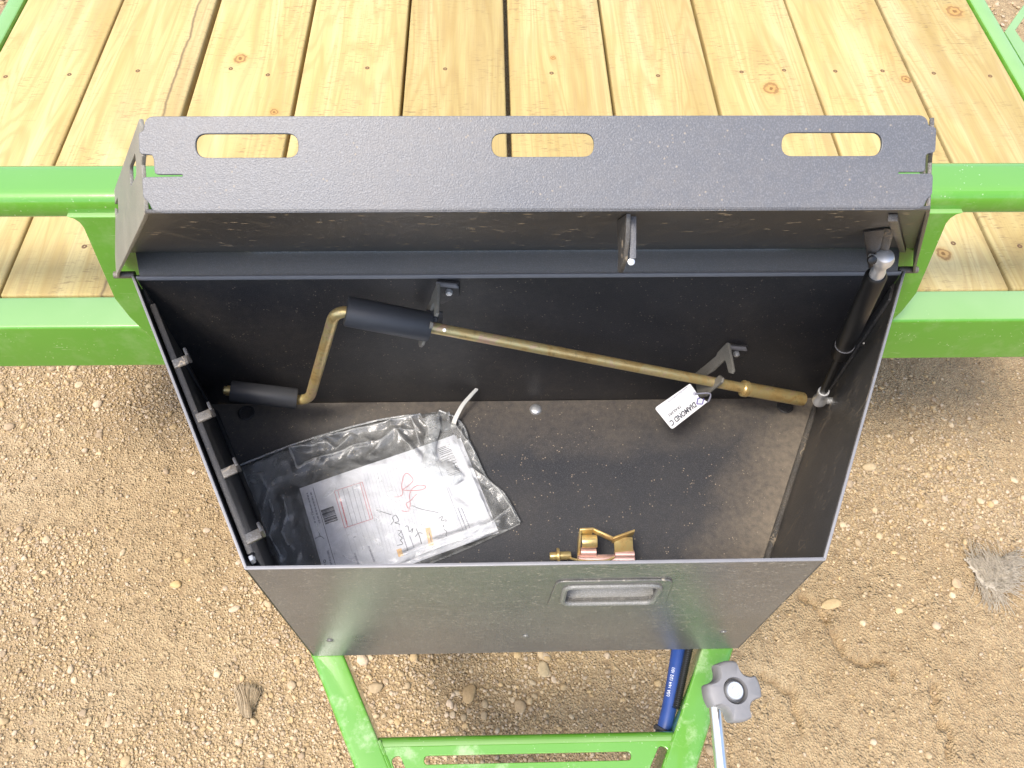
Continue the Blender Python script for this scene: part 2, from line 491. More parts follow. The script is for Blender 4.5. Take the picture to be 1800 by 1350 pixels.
# ---- pine planks; knots are at their own places in the boards
KNOTS = [(423, 103, 9), (482, 197, 5), (1355, 155, 11), (1678, 19, 12), (1593, 138, 7), (972, 102, 4), (1660, 445, 8)]
EDGES_X = [-0.9035, -0.7172, -0.5303]
def pine():
    t = NT('yellow_pine'); p = t.pos()
    oi = t.n('ShaderNodeObjectInfo').outputs['Random']
    s = t.n('ShaderNodeSeparateXYZ'); t.link(p, s.inputs[0])
    x, y = s.outputs[0], s.outputs[1]
    ring = None; core = None; warp = None
    for (px, py, r) in KNOTS:
        k = at(px, py, Z=0.62); rr = r/900.0
        dx = t.math('MULTIPLY', t.math('SUBTRACT', x, k.x), 1/rr)
        dy = t.math('MULTIPLY', t.math('SUBTRACT', y, k.y), 1/(rr*1.15))
        d2 = t.math('ADD', t.math('MULTIPLY', dx, dx), t.math('MULTIPLY', dy, dy))
        dy6 = t.math('MULTIPLY', dy, 0.32)
        e2 = t.math('ADD', t.math('MULTIPLY', dx, dx), t.math('MULTIPLY', dy6, dy6))
        inv = t.math('DIVIDE', 1.0, t.math('ADD', 1.0, t.math('MULTIPLY', e2, 0.35)))
        w = t.math('MULTIPLY', t.math('MULTIPLY', dx, inv), rr*1.6)
        warp = w if warp is None else t.math('ADD', warp, w)
        d = t.math('SQRT', d2)
        core = d if core is None else t.math('MINIMUM', core, d)
    gx = t.math('SUBTRACT', x, t.math('MULTIPLY', warp, 1.0))
    off = t.math('MULTIPLY', oi, 37.0)
    cv = t.n('ShaderNodeCombineXYZ'); t.link(t.math('ADD', gx, off), cv.inputs[0]); t.link(y, cv.inputs[1]); t.link(off, cv.inputs[2])
    q = cv.outputs[0]
    # growth rings: wide slow bands pulled out along the board
    n1 = t.noise(t.mapping(q, (11, 0.9, 1)), 1.0, 2, 0.5, 0.4)
    bands = t.math('SINE', t.math('MULTIPLY', n1, 95.0))
    bands = t.math('ADD', t.math('MULTIPLY', bands, 0.5), 0.5)
    soft = t.noise(t.mapping(q, (26, 1.6, 1)), 1.0, 3, 0.55)
    fib = t.noise(t.mapping(q, (380, 9, 1)), 1.0, 4, 0.65)
    saw = t.noise(t.mapping(p, (60, 330, 1)), 1.0, 3, 0.7)
    sawz = t.ramp(t.noise(t.mapping(q, (9, 7, 1)), 1.0, 3, 0.6), [(0.42, 0.0), (0.62, 1.0)])
    c = t.ramp(soft, [(0.28, (0.405, 0.290, 0.100)), (0.5, (0.495, 0.380, 0.152)), (0.72, (0.555, 0.455, 0.220))])
    c = t.mix(t.math('MULTIPLY', t.ramp(bands, [(0.45, 0.0), (1.0, 1.0)]), 0.42), c, (0.37, 0.240, 0.080))
    c = t.mix(t.math('MULTIPLY', t.ramp(fib, [(0.36, 1.0), (0.56, 0.0)]), 0.42), c, (0.36, 0.25, 0.11))
    c = t.mix(t.math('MULTIPLY', t.math('MULTIPLY', t.ramp(saw, [(0.34, 1.0), (0.45, 0.0)]), sawz), 0.80), c, (0.21, 0.140, 0.065))
    br = t.math('ADD', 0.86, t.math('MULTIPLY', oi, 0.22))
    c = t.mix(1.0, c, br, 'MULTIPLY')
    gr = t.ramp(t.noise(t.mapping(q, (6, 3, 1)), 1.0, 4, 0.6), [(0.55, 0.0), (0.8, 0.35)])
    c = t.mix(gr, c, (0.44, 0.35, 0.20))
    # long drying split in the second board, with the darker sapwood beside it
    sa, sb_ = at(352, 0, Z=0.62), at(283, 205, Z=0.62)
    lx = t.math('ADD', t.math('MULTIPLY', t.math('SUBTRACT', y, sa.y), (sb_.x-sa.x)/(sb_.y-sa.y)), sa.x)
    dsp = t.math('SUBTRACT', x, t.math('ADD', lx, t.math('MULTIPLY', t.math('SUBTRACT', t.noise(t.mapping(p, (1, 9, 1)), 1.0, 4, 0.6), 0.5), 0.022)))
    beside = t.math('MULTIPLY', t.math('MULTIPLY', t.math('GREATER_THAN', dsp, 0.0), t.math('LESS_THAN', x, EDGES_X[2])), 0.38)
    c = t.mix(beside, c, (0.34, 0.245, 0.11))
    c = t.mix(t.ramp(t.math('ABSOLUTE', dsp), [(0.0008, 0.85), (0.0024, 0.0)]), c, (0.13, 0.085, 0.045))
    # knots
    kn = t.math('ADD', core, t.math('MULTIPLY', t.math('SUBTRACT', t.noise(p, 130, 3), 0.5), 1.1))
    c = t.mix(t.ramp(t.math('MULTIPLY', kn, 0.25), [(0.22, 0.75), (0.45, 0.0)]), c, (0.46, 0.25, 0.07))
    c = t.mix(t.ramp(t.math('ABSOLUTE', t.math('SUBTRACT', kn, 0.95)), [(0.10, 0.60), (0.32, 0.0)]), c, (0.16, 0.08, 0.03))
    c = t.mix(t.ramp(kn, [(0.18, 0.8), (0.4, 0.0)]), c, (0.15, 0.07, 0.02))
    t.set(base=c, rough=0.62, spec=0.3)
    h = t.math('ADD', t.math('MULTIPLY', fib, 0.5), t.math('MULTIPLY', t.math('MULTIPLY', saw, sawz), 0.8))
    h = t.math('SUBTRACT', h, t.math('MULTIPLY', bands, 0.15))
    t.bump(h, 0.35, 0.0015)
    return t.m
M['pine'] = pine()

def dirt():
    t = NT('packed_dirt'); p = t.pos()
    a = t.noise(p, 2.2, 5, 0.6); b = t.noise(p, 70, 5, 0.7); g = t.voro(p, 230); g2 = t.voro(p, 110)
    c = t.ramp(a, [(0.3, (0.370, 0.262, 0.140)), (0.55, (0.440, 0.325, 0.185)), (0.75, (0.500, 0.385, 0.235))])
    c = t.mix(t.math('MULTIPLY', t.ramp(b, [(0.3, 1.0), (0.55, 0.0)]), 0.7), c, (0.20, 0.135, 0.075))
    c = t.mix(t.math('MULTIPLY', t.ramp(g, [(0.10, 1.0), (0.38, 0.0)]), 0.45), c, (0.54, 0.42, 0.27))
    c = t.mix(t.math('MULTIPLY', t.ramp(g, [(0.52, 0.0), (0.75, 1.0)]), 0.5), c, (0.17, 0.115, 0.065))  # crevice shade between grains painted into the dirt colour
    t.set(base=c, rough=0.95, spec=0.15)
    h = t.math('ADD', t.math('MULTIPLY', b, 0.8), t.math('MULTIPLY', t.ramp(g, [(0.0, 1.0), (0.6, 0.0)]), 0.7))
    h = t.math('ADD', h, t.math('MULTIPLY', t.ramp(g2, [(0.0, 1.0), (0.5, 0.0)]), t.ramp(t.noise(p, 24, 2), [(0.48, 0.0), (0.6, 1.2)])))
    t.bump(h, 1.0, 0.0045)
    return t.m
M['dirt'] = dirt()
def stone_mat():
    t = NT('gravel_stone'); p = t.pos()
    a = t.n('ShaderNodeAttribute', attribute_name='tint').outputs['Color']
    n = t.noise(p, 160, 4, 0.6)
    c = t.mix(1.0, a, t.ramp(n, [(0.25, 0.78), (0.7, 1.12)]), 'MULTIPLY')
    t.set(base=c, rough=0.9, spec=0.2)
    t.bump(t.noise(p, 400, 3), 0.35, 0.001)
    return t.m
M['stone'] = stone_mat()
M['cloth'] = plain('grey_woven_fibre', (0.42, 0.365, 0.285), 0.85, var=0.35, bump=(300, 0.8, 0.003))
M['bark'] = plain('grey_brown_fibre', (0.33, 0.255, 0.16), 0.9, var=0.3, bump=(300, 0.5, 0.002))

def plastic(name, haze, tint=(0.93, 0.95, 0.96)):
    t = NT(name); p = t.pos()
    tr = t.n('ShaderNodeBsdfTransparent'); tr.inputs[0].default_value = (*tint, 1)
    gl = t.n('ShaderNodeBsdfGlossy'); gl.inputs['Roughness'].default_value = 0.24
    df = t.n('ShaderNodeBsdfDiffuse'); df.inputs[0].default_value = (0.86, 0.88, 0.88, 1)
    lw = t.n('ShaderNodeFresnel'); lw.inputs['IOR'].default_value = 1.5
    bp = t.n('ShaderNodeBump'); t.link(t.noise(p, 55, 4, 0.6, 0.8), bp.inputs['Height'])
    bp.inputs['Strength'].default_value = 0.5; bp.inputs['Distance'].default_value = 0.004
    for x in (gl, df): t.link(bp.outputs[0], x.inputs['Normal'])
    t.link(bp.outputs[0], lw.inputs['Normal'])
    m1 = t.n('ShaderNodeMixShader')
    hz = t.math('MULTIPLY', t.ramp(t.noise(p, 20, 4, 0.65, 1.2), [(0.35, 0.45), (0.72, 1.7)]), haze)
    ca = t.n('ShaderNodeAttribute', attribute_name='crease').outputs['Fac']
    hz = t.math('ADD', hz, t.math('MULTIPLY', ca, 0.30))
    t.put(hz, m1.inputs[0]); t.link(tr.outputs[0], m1.inputs[1]); t.link(df.outputs[0], m1.inputs[2])
    m2 = t.n('ShaderNodeMixShader')
    t.link(t.math('MULTIPLY', lw.outputs[0], 1.5), m2.inputs[0]); t.link(m1.outputs[0], m2.inputs[1]); t.link(gl.outputs[0], m2.inputs[2])
    t.link(m2.outputs[0], t.out.inputs['Surface'])
    t.t.nodes.remove(t.b)
    return t.m
M['bag'] = plastic('clear_plastic_film', 0.19)
M['tie'] = plain('milky_nylon', (0.66, 0.66, 0.62), 0.35)

# ================================================================== GROUND
def vnoise(x, y, seed, freq):
    r = np.random.default_rng(seed); g = r.random((64, 64))
    xs = (x*freq) % 63; ys = (y*freq) % 63
    xi = np.floor(xs).astype(int); yi = np.floor(ys).astype(int)
    fx = xs-xi; fy = ys-yi
    fx = fx*fx*(3-2*fx); fy = fy*fy*(3-2*fy)
    x1 = (xi+1) % 64; y1 = (yi+1) % 64
    return (g[yi, xi]*(1-fx)+g[yi, x1]*fx)*(1-fy)+(g[y1, xi]*(1-fx)+g[y1, x1]*fx)*fy
def fbm(x, y, seed, freq, oct=4, gain=0.5):
    s = 0; a = 1; tot = 0
    for i in range(oct):
        s = s+a*vnoise(x+5.3*i+40, y+2.7*i+40, seed+i, freq*2**i); tot += a; a *= gain
    return s/tot
CRACKS = []
for pts in ([(1405, 1040), (1430, 1058), (1445, 1085), (1460, 1110), (1475, 1130), (1495, 1160), (1530, 1165), (1560, 1168), (1570, 1190)],
            [(1335, 1185), (1365, 1210), (1392, 1222), (1398, 1260), (1412, 1290)], [(1640, 1210), (1642, 1260), (1665, 1290), (1668, 1330)]):
    CRACKS.append([at(a, b, Z=0.0) for a, b in pts])
def crack_depth(x, y):
    d = np.full(x.shape, 9.0)
    xx = x+(vnoise(x+30, y+30, 91, 60)-0.5)*0.016; yy = y+(vnoise(x+30, y+30, 92, 60)-0.5)*0.016
    for c in CRACKS:
        for a, b in zip(c[:-1], c[1:]):
            ab = b-a; L = ab.x**2+ab.y**2
            t = np.clip(((xx-a.x)*ab.x+(yy-a.y)*ab.y)/L, 0, 1)
            d = np.minimum(d, np.hypot(xx-a.x-t*ab.x, yy-a.y-t*ab.y))
    return d
def gravel_mask(x, y):
    """1 where loose gravel lies, 0 on the bare packed dirt"""
    m = fbm(x, y, 11, 3.1, 4)
    bare = np.clip((x-0.22)/0.25, 0, 1)*np.clip((0.66-y)/0.14, 0, 1)
    bare = np.maximum(bare, 0.8*np.exp(-(((x-0.16)/0.11)**2+((y-0.26)/0.07)**2)))
    mm = np.clip((m-0.30)/0.22, 0.12, 1)
    return np.clip(mm*(1-0.88*bare), 0.03, 1)
def ground_z(x, y):
    z = (fbm(x, y, 21, 2.3, 4)-0.5)*0.022 + (fbm(x, y, 31, 28.0, 3, 0.6)-0.5)*0.009
    cd = crack_depth(x, y)
    z = z-0.017*np.clip(1-cd/0.0068, 0, 1)
    far = np.maximum(np.abs(x)-2.2, 0)+np.maximum(np.abs(y-0.7)-2.4, 0)
    return z/(1+far)
xs = np.concatenate([-np.geomspace(200, 1.75, 26), np.arange(-1.7, 1.8, 0.0065), np.geomspace(1.83, 200, 26)])
ys = np.concatenate([-np.geomspace(200, 0.32, 26), np.arange(-0.28, 1.35, 0.0065), np.geomspace(1.38, 300, 60)])
GX, GY = np.meshgrid(xs, ys)
GZ = ground_z(GX.ravel(), GY.ravel())
nx, ny = len(xs), len(ys)
co = np.stack([GX.ravel(), GY.ravel(), GZ], 1)
ii = (np.arange(ny-1)[:, None]*nx+np.arange(nx-1)[None, :]).ravel()
quads = np.stack([ii, ii+1, ii+nx+1, ii+nx], 1)
def np_mesh(name, co, faces):
    me = bpy.data.meshes.new(name); k = faces.shape[1]
    me.vertices.add(len(co)); me.vertices.foreach_set('co', co.astype(np.float32).ravel())
    me.loops.add(faces.size); me.loops.foreach_set('vertex_index', faces.astype(np.int32).ravel())
    me.polygons.add(len(faces)); me.polygons.foreach_set('loop_start', np.arange(0, faces.size, k, dtype=np.int32))
    me.polygons.foreach_set('use_smooth', np.ones(len(faces), dtype=bool))
    me.update(calc_edges=True)
    return me
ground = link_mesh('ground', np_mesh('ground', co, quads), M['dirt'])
tag(ground, 'tan packed dirt and gravel ground below the trailer', 'ground', kind='structure')

def ico(sub):
    bm = bmesh.new(); bmesh.ops.create_icosphere(bm, subdivisions=sub, radius=1.0)
    v = np.array([x.co[:] for x in bm.verts]); f = np.array([[q.index for q in x.verts] for x in bm.faces]); bm.free()
    return v, f
ICO1, ICO2, ICO3 = ico(1), ico(2), ico(3)
def stone_shapes(base, n, rough, seed):
    r = np.random.default_rng(seed); out = []
    for i in range(n):
        v = base[0].copy()
        # flatten by a few random planes, like a water-worn chip
        for k in range(6):
            d = r.normal(size=3); d /= np.linalg.norm(d); h = r.uniform(0.55, 0.9)
            s = v@d; over = np.maximum(s-h, 0); v -= over[:, None]*d*0.85
        v *= 1+r.normal(0, rough, (len(v), 1))
        out.append(v)
    return out
STONE_TINTS = np.array([(0.45, 0.33, 0.185), (0.49, 0.37, 0.22), (0.44, 0.33, 0.20), (0.52, 0.405, 0.26), (0.47, 0.335, 0.175), (0.38, 0.285, 0.185), (0.50, 0.39, 0.27)])
def scatter(n, lo, hi, power, region, base, shapes, seed, sink=0.25):
    r = np.random.default_rng(seed)
    x = r.uniform(region[0], region[1], n); y = r.uniform(region[2], region[3], n)
    keep = r.random(n) < gravel_mask(x, y)
    x, y = x[keep], y[keep]; n = len(x)
    d = lo+(hi-lo)*r.random(n)**power
    sc = np.stack([d*r.uniform(0.8, 1.25, n), d*r.uniform(0.65, 1.0, n), d*r.uniform(0.45, 0.75, n)], 1)/2
    ang = r.uniform(0, 2*np.pi, n)
    z = ground_z(x, y)+sc[:, 2]*(1-2*sink)
    sh = np.stack(shapes); idx = r.integers(0, len(shapes), n)
    v = sh[idx]*sc[:, None, :]
    tilt = r.normal(0, 0.25, n); ct, st = np.cos(tilt), np.sin(tilt)
    vy = v[:, :, 1]*ct[:, None]-v[:, :, 2]*st[:, None]; vz = v[:, :, 1]*st[:, None]+v[:, :, 2]*ct[:, None]
    c, s = np.cos(ang), np.sin(ang)
    X = v[:, :, 0]*c[:, None]-vy*s[:, None]+x[:, None]; Y = v[:, :, 0]*s[:, None]+vy*c[:, None]+y[:, None]; Z = vz+z[:, None]
    co = np.stack([X, Y, Z], 2).reshape(-1, 3)
    k = base[0].shape[0]
    f = (base[1][None]+(np.arange(n)*k)[:, None, None]).reshape(-1, 3)
    t = STONE_TINTS[r.integers(0, len(STONE_TINTS), n)]*r.uniform(0.86, 1.14, n)[:, None]
    col = np.repeat(np.concatenate([t, np.ones((n, 1))], 1), k, 0)
    return co, f, col
REG = (-1.45, 1.55, -0.05, 1.18)
S1 = stone_shapes(ICO1, 24, 0.10, 1); S2 = stone_shapes(ICO2, 24, 0.035, 2)
layers = [scatter(82000, 0.0032, 0.0075, 1.3, REG, ICO1, S1, 101),
          scatter(34000, 0.0055, 0.0112, 1.6, REG, ICO1, S1, 102, 0.32),
          scatter(2600, 0.010, 0.0190, 2.0, REG, ICO2, S2, 103, 0.36),
          scatter(110, 0.018, 0.028, 1.6, REG, ICO2, S2, 104, 0.35),
          scatter(5000, 0.008, 0.022, 1.5, (0.9, 2.6, 1.3, 3.4), ICO1, S1, 105),
          scatter(4000, 0.008, 0.022, 1.5, (-2.4, -0.85, 1.3, 3.2), ICO1, S1, 106)]
off = 0; cs, fs, ts = [], [], []
for c_, f_, t_ in layers:
    cs.append(c_); fs.append(f_+off); ts.append(t_); off += len(c_)
gme = np_mesh('gravel', np.concatenate(cs), np.concatenate(fs))
ga = gme.color_attributes.new('tint', 'FLOAT_COLOR', 'POINT')
ga.data.foreach_set('color', np.concatenate(ts).astype(np.float32).ravel())
gravel = link_mesh('gravel', gme, M['stone'])
tag(gravel, 'loose tan pebbles and grit lying on the dirt', 'gravel', kind='stuff')

# a few larger stones that can be picked out one by one
def single_stone(px, py, w, h, rot, tint, label, seed, flat=0.5):
    p = at(px, py, Z=0.004); sh = stone_shapes(ICO3, 1, 0.008, seed)[0]
    v = sh*np.array([w/2, h/2, min(w, h)*flat/2]); c, s = math.cos(rot), math.sin(rot)
    co = np.stack([v[:, 0]*c-v[:, 1]*s+p.x, v[:, 0]*s+v[:, 1]*c+p.y, v[:, 2]+float(ground_z(np.array([p.x]), np.array([p.y]))[0])+min(w, h)*flat*0.33], 1)
    me = np_mesh('stone', co, ICO3[1])
    a = me.color_attributes.new('tint', 'FLOAT_COLOR', 'POINT')
    a.data.foreach_set('color', np.tile(np.array([*tint, 1.0], dtype=np.float32), len(co)))
    tag(link_mesh('stone', me, M['stone']), label, 'stone', 'larger stones on the dirt')
single_stone(309, 1028, 0.024, 0.017, 0.25, (0.52, 0.36, 0.17), 'orange oval pebble left of the toolbox front corner, lower of two', 51)
single_stone(329, 985, 0.018, 0.014, 0.6, (0.50, 0.36, 0.18), 'orange pebble just above another orange pebble left of the toolbox', 52)
single_stone(1462, 1062, 0.046, 0.020, 0.25, (0.47, 0.34, 0.18), 'long flat tan stone set in dirt right of the toolbox front', 53, 0.35)
single_stone(1680, 1027, 0.020, 0.026, 0.4, (0.45, 0.33, 0.20), 'blunt brown stone left of the frayed grey fabric scrap', 54)
single_stone(1580, 1074, 0.016, 0.015, 0.0, (0.55, 0.42, 0.24), 'pale round pebble alone on bare dirt right of the long flat stone', 55)
single_stone(660, 1208, 0.030, 0.022, 0.5, (0.40, 0.30, 0.18), 'wide brown stone between tongue rails near the left rail', 56)
single_stone(955, 1178, 0.022, 0.030, 0.2, (0.45, 0.35, 0.21), 'pale upright stone between tongue rails below the latch', 57)
single_stone(913, 1243, 0.024, 0.024, 0.2, (0.40, 0.29, 0.17), 'round brown stone between tongue rails above the slotted plate', 58)
single_stone(825, 1220, 0.026, 0.036, -0.3, (0.42, 0.29, 0.15), 'large oval tan stone in the gravel between tongue rails', 59)

# frayed scraps lying on the dirt
def rag():
    root = thing('fabric_scrap', at(1745, 1010, Z=0.0), 'frayed grey woven fabric scrap lying on the dirt at right', 'scrap')
    A = [at(1688, 985, Z=0.006), at(1712, 1002, Z=0.006), at(1730, 1022, Z=0.006)]
    V = []; Fc = []; n = 22; k = 16
    lo0, lo1 = at(1690, 984, Z=0.004), at(1725, 1035, Z=0.004); hi0, hi1 = at(1772, 982, Z=0.004), at(1760, 1040, Z=0.004)
    for i in range(n):
        for j in range(k):
            a, b = i/(n-1), j/(k-1)
            l = lo0.lerp(lo1, b); h = hi0.lerp(hi1, b)
            p = l.lerp(h, a)
            if j in (0, k-1) or i in (0, n-1): p = p+Vector((0.008*mnoise.noise(Vector((i*0.9, j*0.9, 5))), 0.010*mnoise.noise(Vector((i*0.9, j*0.9, 9))), 0))
            p.z += 0.005*mnoise.noise(Vector((a*7, b*6, 2.2)))+0.003*math.sin(a*math.pi)*math.sin(b*math.pi)+0.009
            V.append(p)
    for i in range(n-1):
        for j in range(k-1):
            q = i*k+j; Fc.append((q, q+1, q+k+1, q+k))
    mesh('weave', V, Fc, M['cloth'], root, True)
    rnd = random.Random(5); parts = []
    for i in range(700):
        b = rnd.random(); s = hi0.lerp(hi1, b)+Vector((rnd.uniform(-0.02, 0), rnd.uniform(-0.004, 0.004), rnd.uniform(0.002, 0.010)))
        d = Vector((1, rnd.gauss(0.15, 0.35), 0)).normalized()
        if rnd.random() < 0.25: s = lo0.lerp(lo1, rnd.uniform(0.6, 1)).lerp(hi1, rnd.random()); d = Vector((rnd.gauss(0, 0.4), -1, 0)).normalized()
        if rnd.random() < 0.45:
            s = lo0.lerp(lo1, rnd.random()).lerp(hi0.lerp(hi1, rnd.random()), rnd.uniform(0.05, 1))+Vector((0, 0, rnd.uniform(0.006, 0.013)))
            g = rnd.choice((0.1, 1.6))+rnd.gauss(0, 0.35); d = Vector((math.cos(g), math.sin(g), 0))
        L = rnd.uniform(0.015, 0.055); pts = []
        for q in range(5):
            t = q/4
            pts.append(s+d*L*t+Vector((rnd.gauss(0, 0.0015), rnd.gauss(0, 0.0022), 0.004*math.sin(t*3)+rnd.gauss(0, 0.001)))+Vector((0, 0, -0.004*t+0.004)))
        parts.append(tube_data(pts, 0.0006, 3, False))
    o = multi('frayed_thread', parts, M['cloth'], root); tag(o, kind='stuff')
rag()
def flake():
    root = thing('fibrous_flake', at(432, 1225, Z=0.0), 'fan-shaped brown fibrous flake on the gravel left of the tongue', 'debris')
    V = []; Fc = []; n, k = 60, 26; rnd = random.Random(9)
    jag = [rnd.uniform(-6, 9) for _ in range(n)]; rid = [rnd.uniform(0, 0.0035) for _ in range(n)]
    for i in range(n):
        u = i/(n-1)*2-1
        for j in range(k):
            v = j/(k-1)
            half = 6+19*v**0.8
            px = 436-4*v+u*half+2.0*math.sin(v*5+u*3); py = 1262-58*v+abs(u)**2*9*v-(jag[i] if v > 0.9 else 0)*(v-0.9)*10
            z = 0.006+0.010*(1-u*u)*(0.4+0.6*v)+rid[i]*(0.3+0.7*v)+0.002*mnoise.noise(Vector((u*4, v*3, 3)))
            V.append(at(px, py, Z=z))
    for i in range(n-1):
        for j in range(k-1):
            q = i*k+j; Fc.append((q, q+k, q+k+1, q+1))
    mesh('bark_sheet', V, Fc, M['bark'], root)
flake()

# ================================================================== TRAILER
trailer = thing('utility_trailer', (0.035, 0.70, 0.0), 'lime green steel utility trailer with a yellow pine plank deck', 'trailer')
DZ = 0.62
EDGES = [-0.9035, -0.7172, -0.5303, -0.3433, -0.1550, 0.0325, 0.2190, 0.4060, 0.5938, 0.7802, 0.9655]
GAPS = [0.002, 0.005, 0.009, 0.006, 0.005, 0.008, 0.005, 0.006, 0.005, 0.005, 0.002]
pr = random.Random(3)
for i in range(10):
    x0 = EDGES[i]+GAPS[i]/2; x1 = EDGES[i+1]-GAPS[i+1]/2
    dz = pr.uniform(-0.0015, 0.0012)
    pl = box('plank', (x0, 0.744, DZ-0.038), (x1, 3.6, DZ+dz), M['pine'], trailer, 0.004, 3)
    for yy in (0.835, 1.262, 1.80, 2.4):
        for xx in ((x0+0.045, x1-0.045) if i in (0, 2, 7, 8, 9) else ((x0+x1)/2+pr.uniform(-0.02, 0.02),)):
            c = (xx+pr.uniform(-0.012, 0.012), yy+pr.uniform(-0.012, 0.012), DZ+dz)
            lathe('screw', [(0.0042, -0.002), (0.0042, 0.0003), (0.0034, 0.0006), (0.0016, 0.0006), (0.0013, -0.0003)], c, (0, 0, 1), M['screw'], pl, 10)
# front beam: rounded rectangular section
def rail_section(name, x0, x1, y0, y1, z0, z1, r, mat):
    prof = rounded([(y0, z0), (y1, z0), (y1, z1), (y0, z1)], r, 6)
    return prism(name, [(x0, a, b) for a, b in prof], (x1-x0, 0, 0), mat, trailer)
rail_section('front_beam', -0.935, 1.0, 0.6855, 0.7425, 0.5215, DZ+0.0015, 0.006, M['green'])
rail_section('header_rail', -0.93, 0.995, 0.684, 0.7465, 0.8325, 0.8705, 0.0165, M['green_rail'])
for s, xa, xb in ((-1, -0.935, -0.9045), (1, 0.9665, 0.9985)):
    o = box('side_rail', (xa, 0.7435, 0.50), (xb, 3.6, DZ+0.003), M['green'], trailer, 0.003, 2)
# posts carrying the header rail, flat plates in front of the beam with flared heads
def post(sgn, outer, inner):
    k = (lambda u: u) if sgn > 0 else (lambda u: u)
    pts = [(outer[0]+sgn*0.012, 0.8470), (outer[0]+sgn*0.005, 0.8440), (outer[0]+sgn*0.001, 0.838), (outer[0], 0.829)]
    pts += [(outer[1], 0.695), (outer[2], 0.655), (outer[3], 0.600), (outer[4], 0.555), (outer[5], 0.525)]
    pts += [(inner, 0.525), (inner, 0.8470)]
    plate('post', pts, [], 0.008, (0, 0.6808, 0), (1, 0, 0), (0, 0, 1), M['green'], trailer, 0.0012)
post(-1, [-0.4855, -0.5025, -0.4985, -0.486, -0.470, -0.455], -0.30)
post(1, [0.5575, 0.5810, 0.5785, 0.566, 0.550, 0.535], 0.38)
# bracket on the right side rail with a cut-out
bk = [at(px, py, Z=0.585) for px, py in ((1764, 59), (1800, 8), (1850, -62), (1880, -40), (1836, 42), (1842, 60), (1880, 80), (1880, 220), (1812, 140))]
hole = [at(px, py, Z=0.585) for px, py in ((1783, 56), (1812, 14), (1840, 40), (1797, 77))]
plate('step_bracket', [(p.x, p.y) for p in bk], [[(p.x, p.y) for p in hole]], 0.008, (0, 0, 0.585), (1, 0, 0), (0, 1, 0), M['green'], trailer, 0.001)
def weld(path, r, mat, seed):
    rnd = random.Random(seed); P = [Vector(p) for p in path]; L = sum((b-a).length for a, b in zip(P[:-1], P[1:])); n = max(6, int(L/0.003)); pts = []
    acc = []
    for i in range(n+1):
        t = i/n*(len(P)-1); k = min(int(t), len(P)-2); pts.append(P[k].lerp(P[k+1], t-k)); acc.append(r*(0.72+0.10*(i % 2)+rnd.uniform(-0.08, 0.08)))
    tube('weld_bead', pts, acc, mat, trailer, 8)
weld([(-0.4975, 0.6850, 0.6225), (-0.480, 0.6850, 0.6225)], 0.004, M['green'], 1)
weld([(0.5780, 0.6850, 0.6225), (0.560, 0.6850, 0.6225)], 0.004, M['green'], 2)
# A-frame tongue rails under the toolbox
ZT = 0.4520
def tongue(xo_f, xi_f, slope, sgn):
    # outer / inner x at y=0.2788; slope dx per metre of y towards the camera
    y0, y1 = -0.18, 0.684
    def X(x, y): return x+slope*(0.2663-y)
    bm = bmesh.new()
    prof = rounded([(0, 0), (1, 0), (1, 1), (0, 1)], 0, 1)
    w = xi_f-xo_f
    sec = rounded([(0, ZT-0.102), (w, ZT-0.102), (w, ZT), (0, ZT)], [0.004, 0.004, 0.004, 0.009] if True else 0, 5)
    a = [bm.verts.new((X(xo_f, y0)+s, y0, z)) for s, z in sec]
    b = [bm.verts.new((X(xo_f, y1)+s, y1, z)) for s, z in sec]
    n = len(sec)
    bm.faces.new(a); bm.faces.new(list(reversed(b)))
    for i in range(n): bm.faces.new((a[i], b[i], b[(i+1) % n], a[(i+1) % n]))
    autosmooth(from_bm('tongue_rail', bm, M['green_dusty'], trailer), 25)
tongue(-0.2428, -0.1994, 0.504, -1)
tongue(0.3196, 0.2753, -0.492, 1)
# slotted cross plate with a rolled rear edge between the rails
def cross_plate():
    Zc = ZT-0.0025
    xl, xr = -0.150, 0.233
    out = [(xl, 0.1560), (xr, 0.1565), (xr-0.052, 0.048), (xl+0.054, 0.048)]
    holes = [slot(0.0395, 0.1398, 0.258, 0.0100)]
    holes.append(slot(-0.119, 0.131, 0.030, 0.012, ang=-1.1))
    holes.append(slot(0.203, 0.133, 0.036, 0.014, ang=1.05))
    o = plate('cross_plate', out, holes, 0.006, (0, 0, Zc-0.003), (1, 0, 0), (0, 1, 0), M['green_dusty'], trailer, 0.001)
    r = 0.013; prof = []
    for k in range(9):
        a = R(90*k/8); prof.append((0.1560+r*math.sin(a), Zc-r+r*math.cos(a)))
    prof.append((0.1560+r, Zc-0.06))
    inner = [(y-0.006 if i > 3 else y-0.001, z-0.005) for i, (y, z) in enumerate(prof)]
    sec = prof+list(reversed(inner))
    prism('rolled_edge', [(xl+0.001, y, z) for y, z in sec], (xr-xl-0.002, 0, 0), M['green'], o)
cross_plate()
weld([(-0.1475, 0.163, ZT-0.004), (-0.098, 0.064, ZT-0.003)], 0.0042, M['green_dusty'], 5)
weld([(0.2270, 0.163, ZT-0.004), (0.178, 0.064, ZT-0.003)], 0.0042, M['green_dusty'], 6)

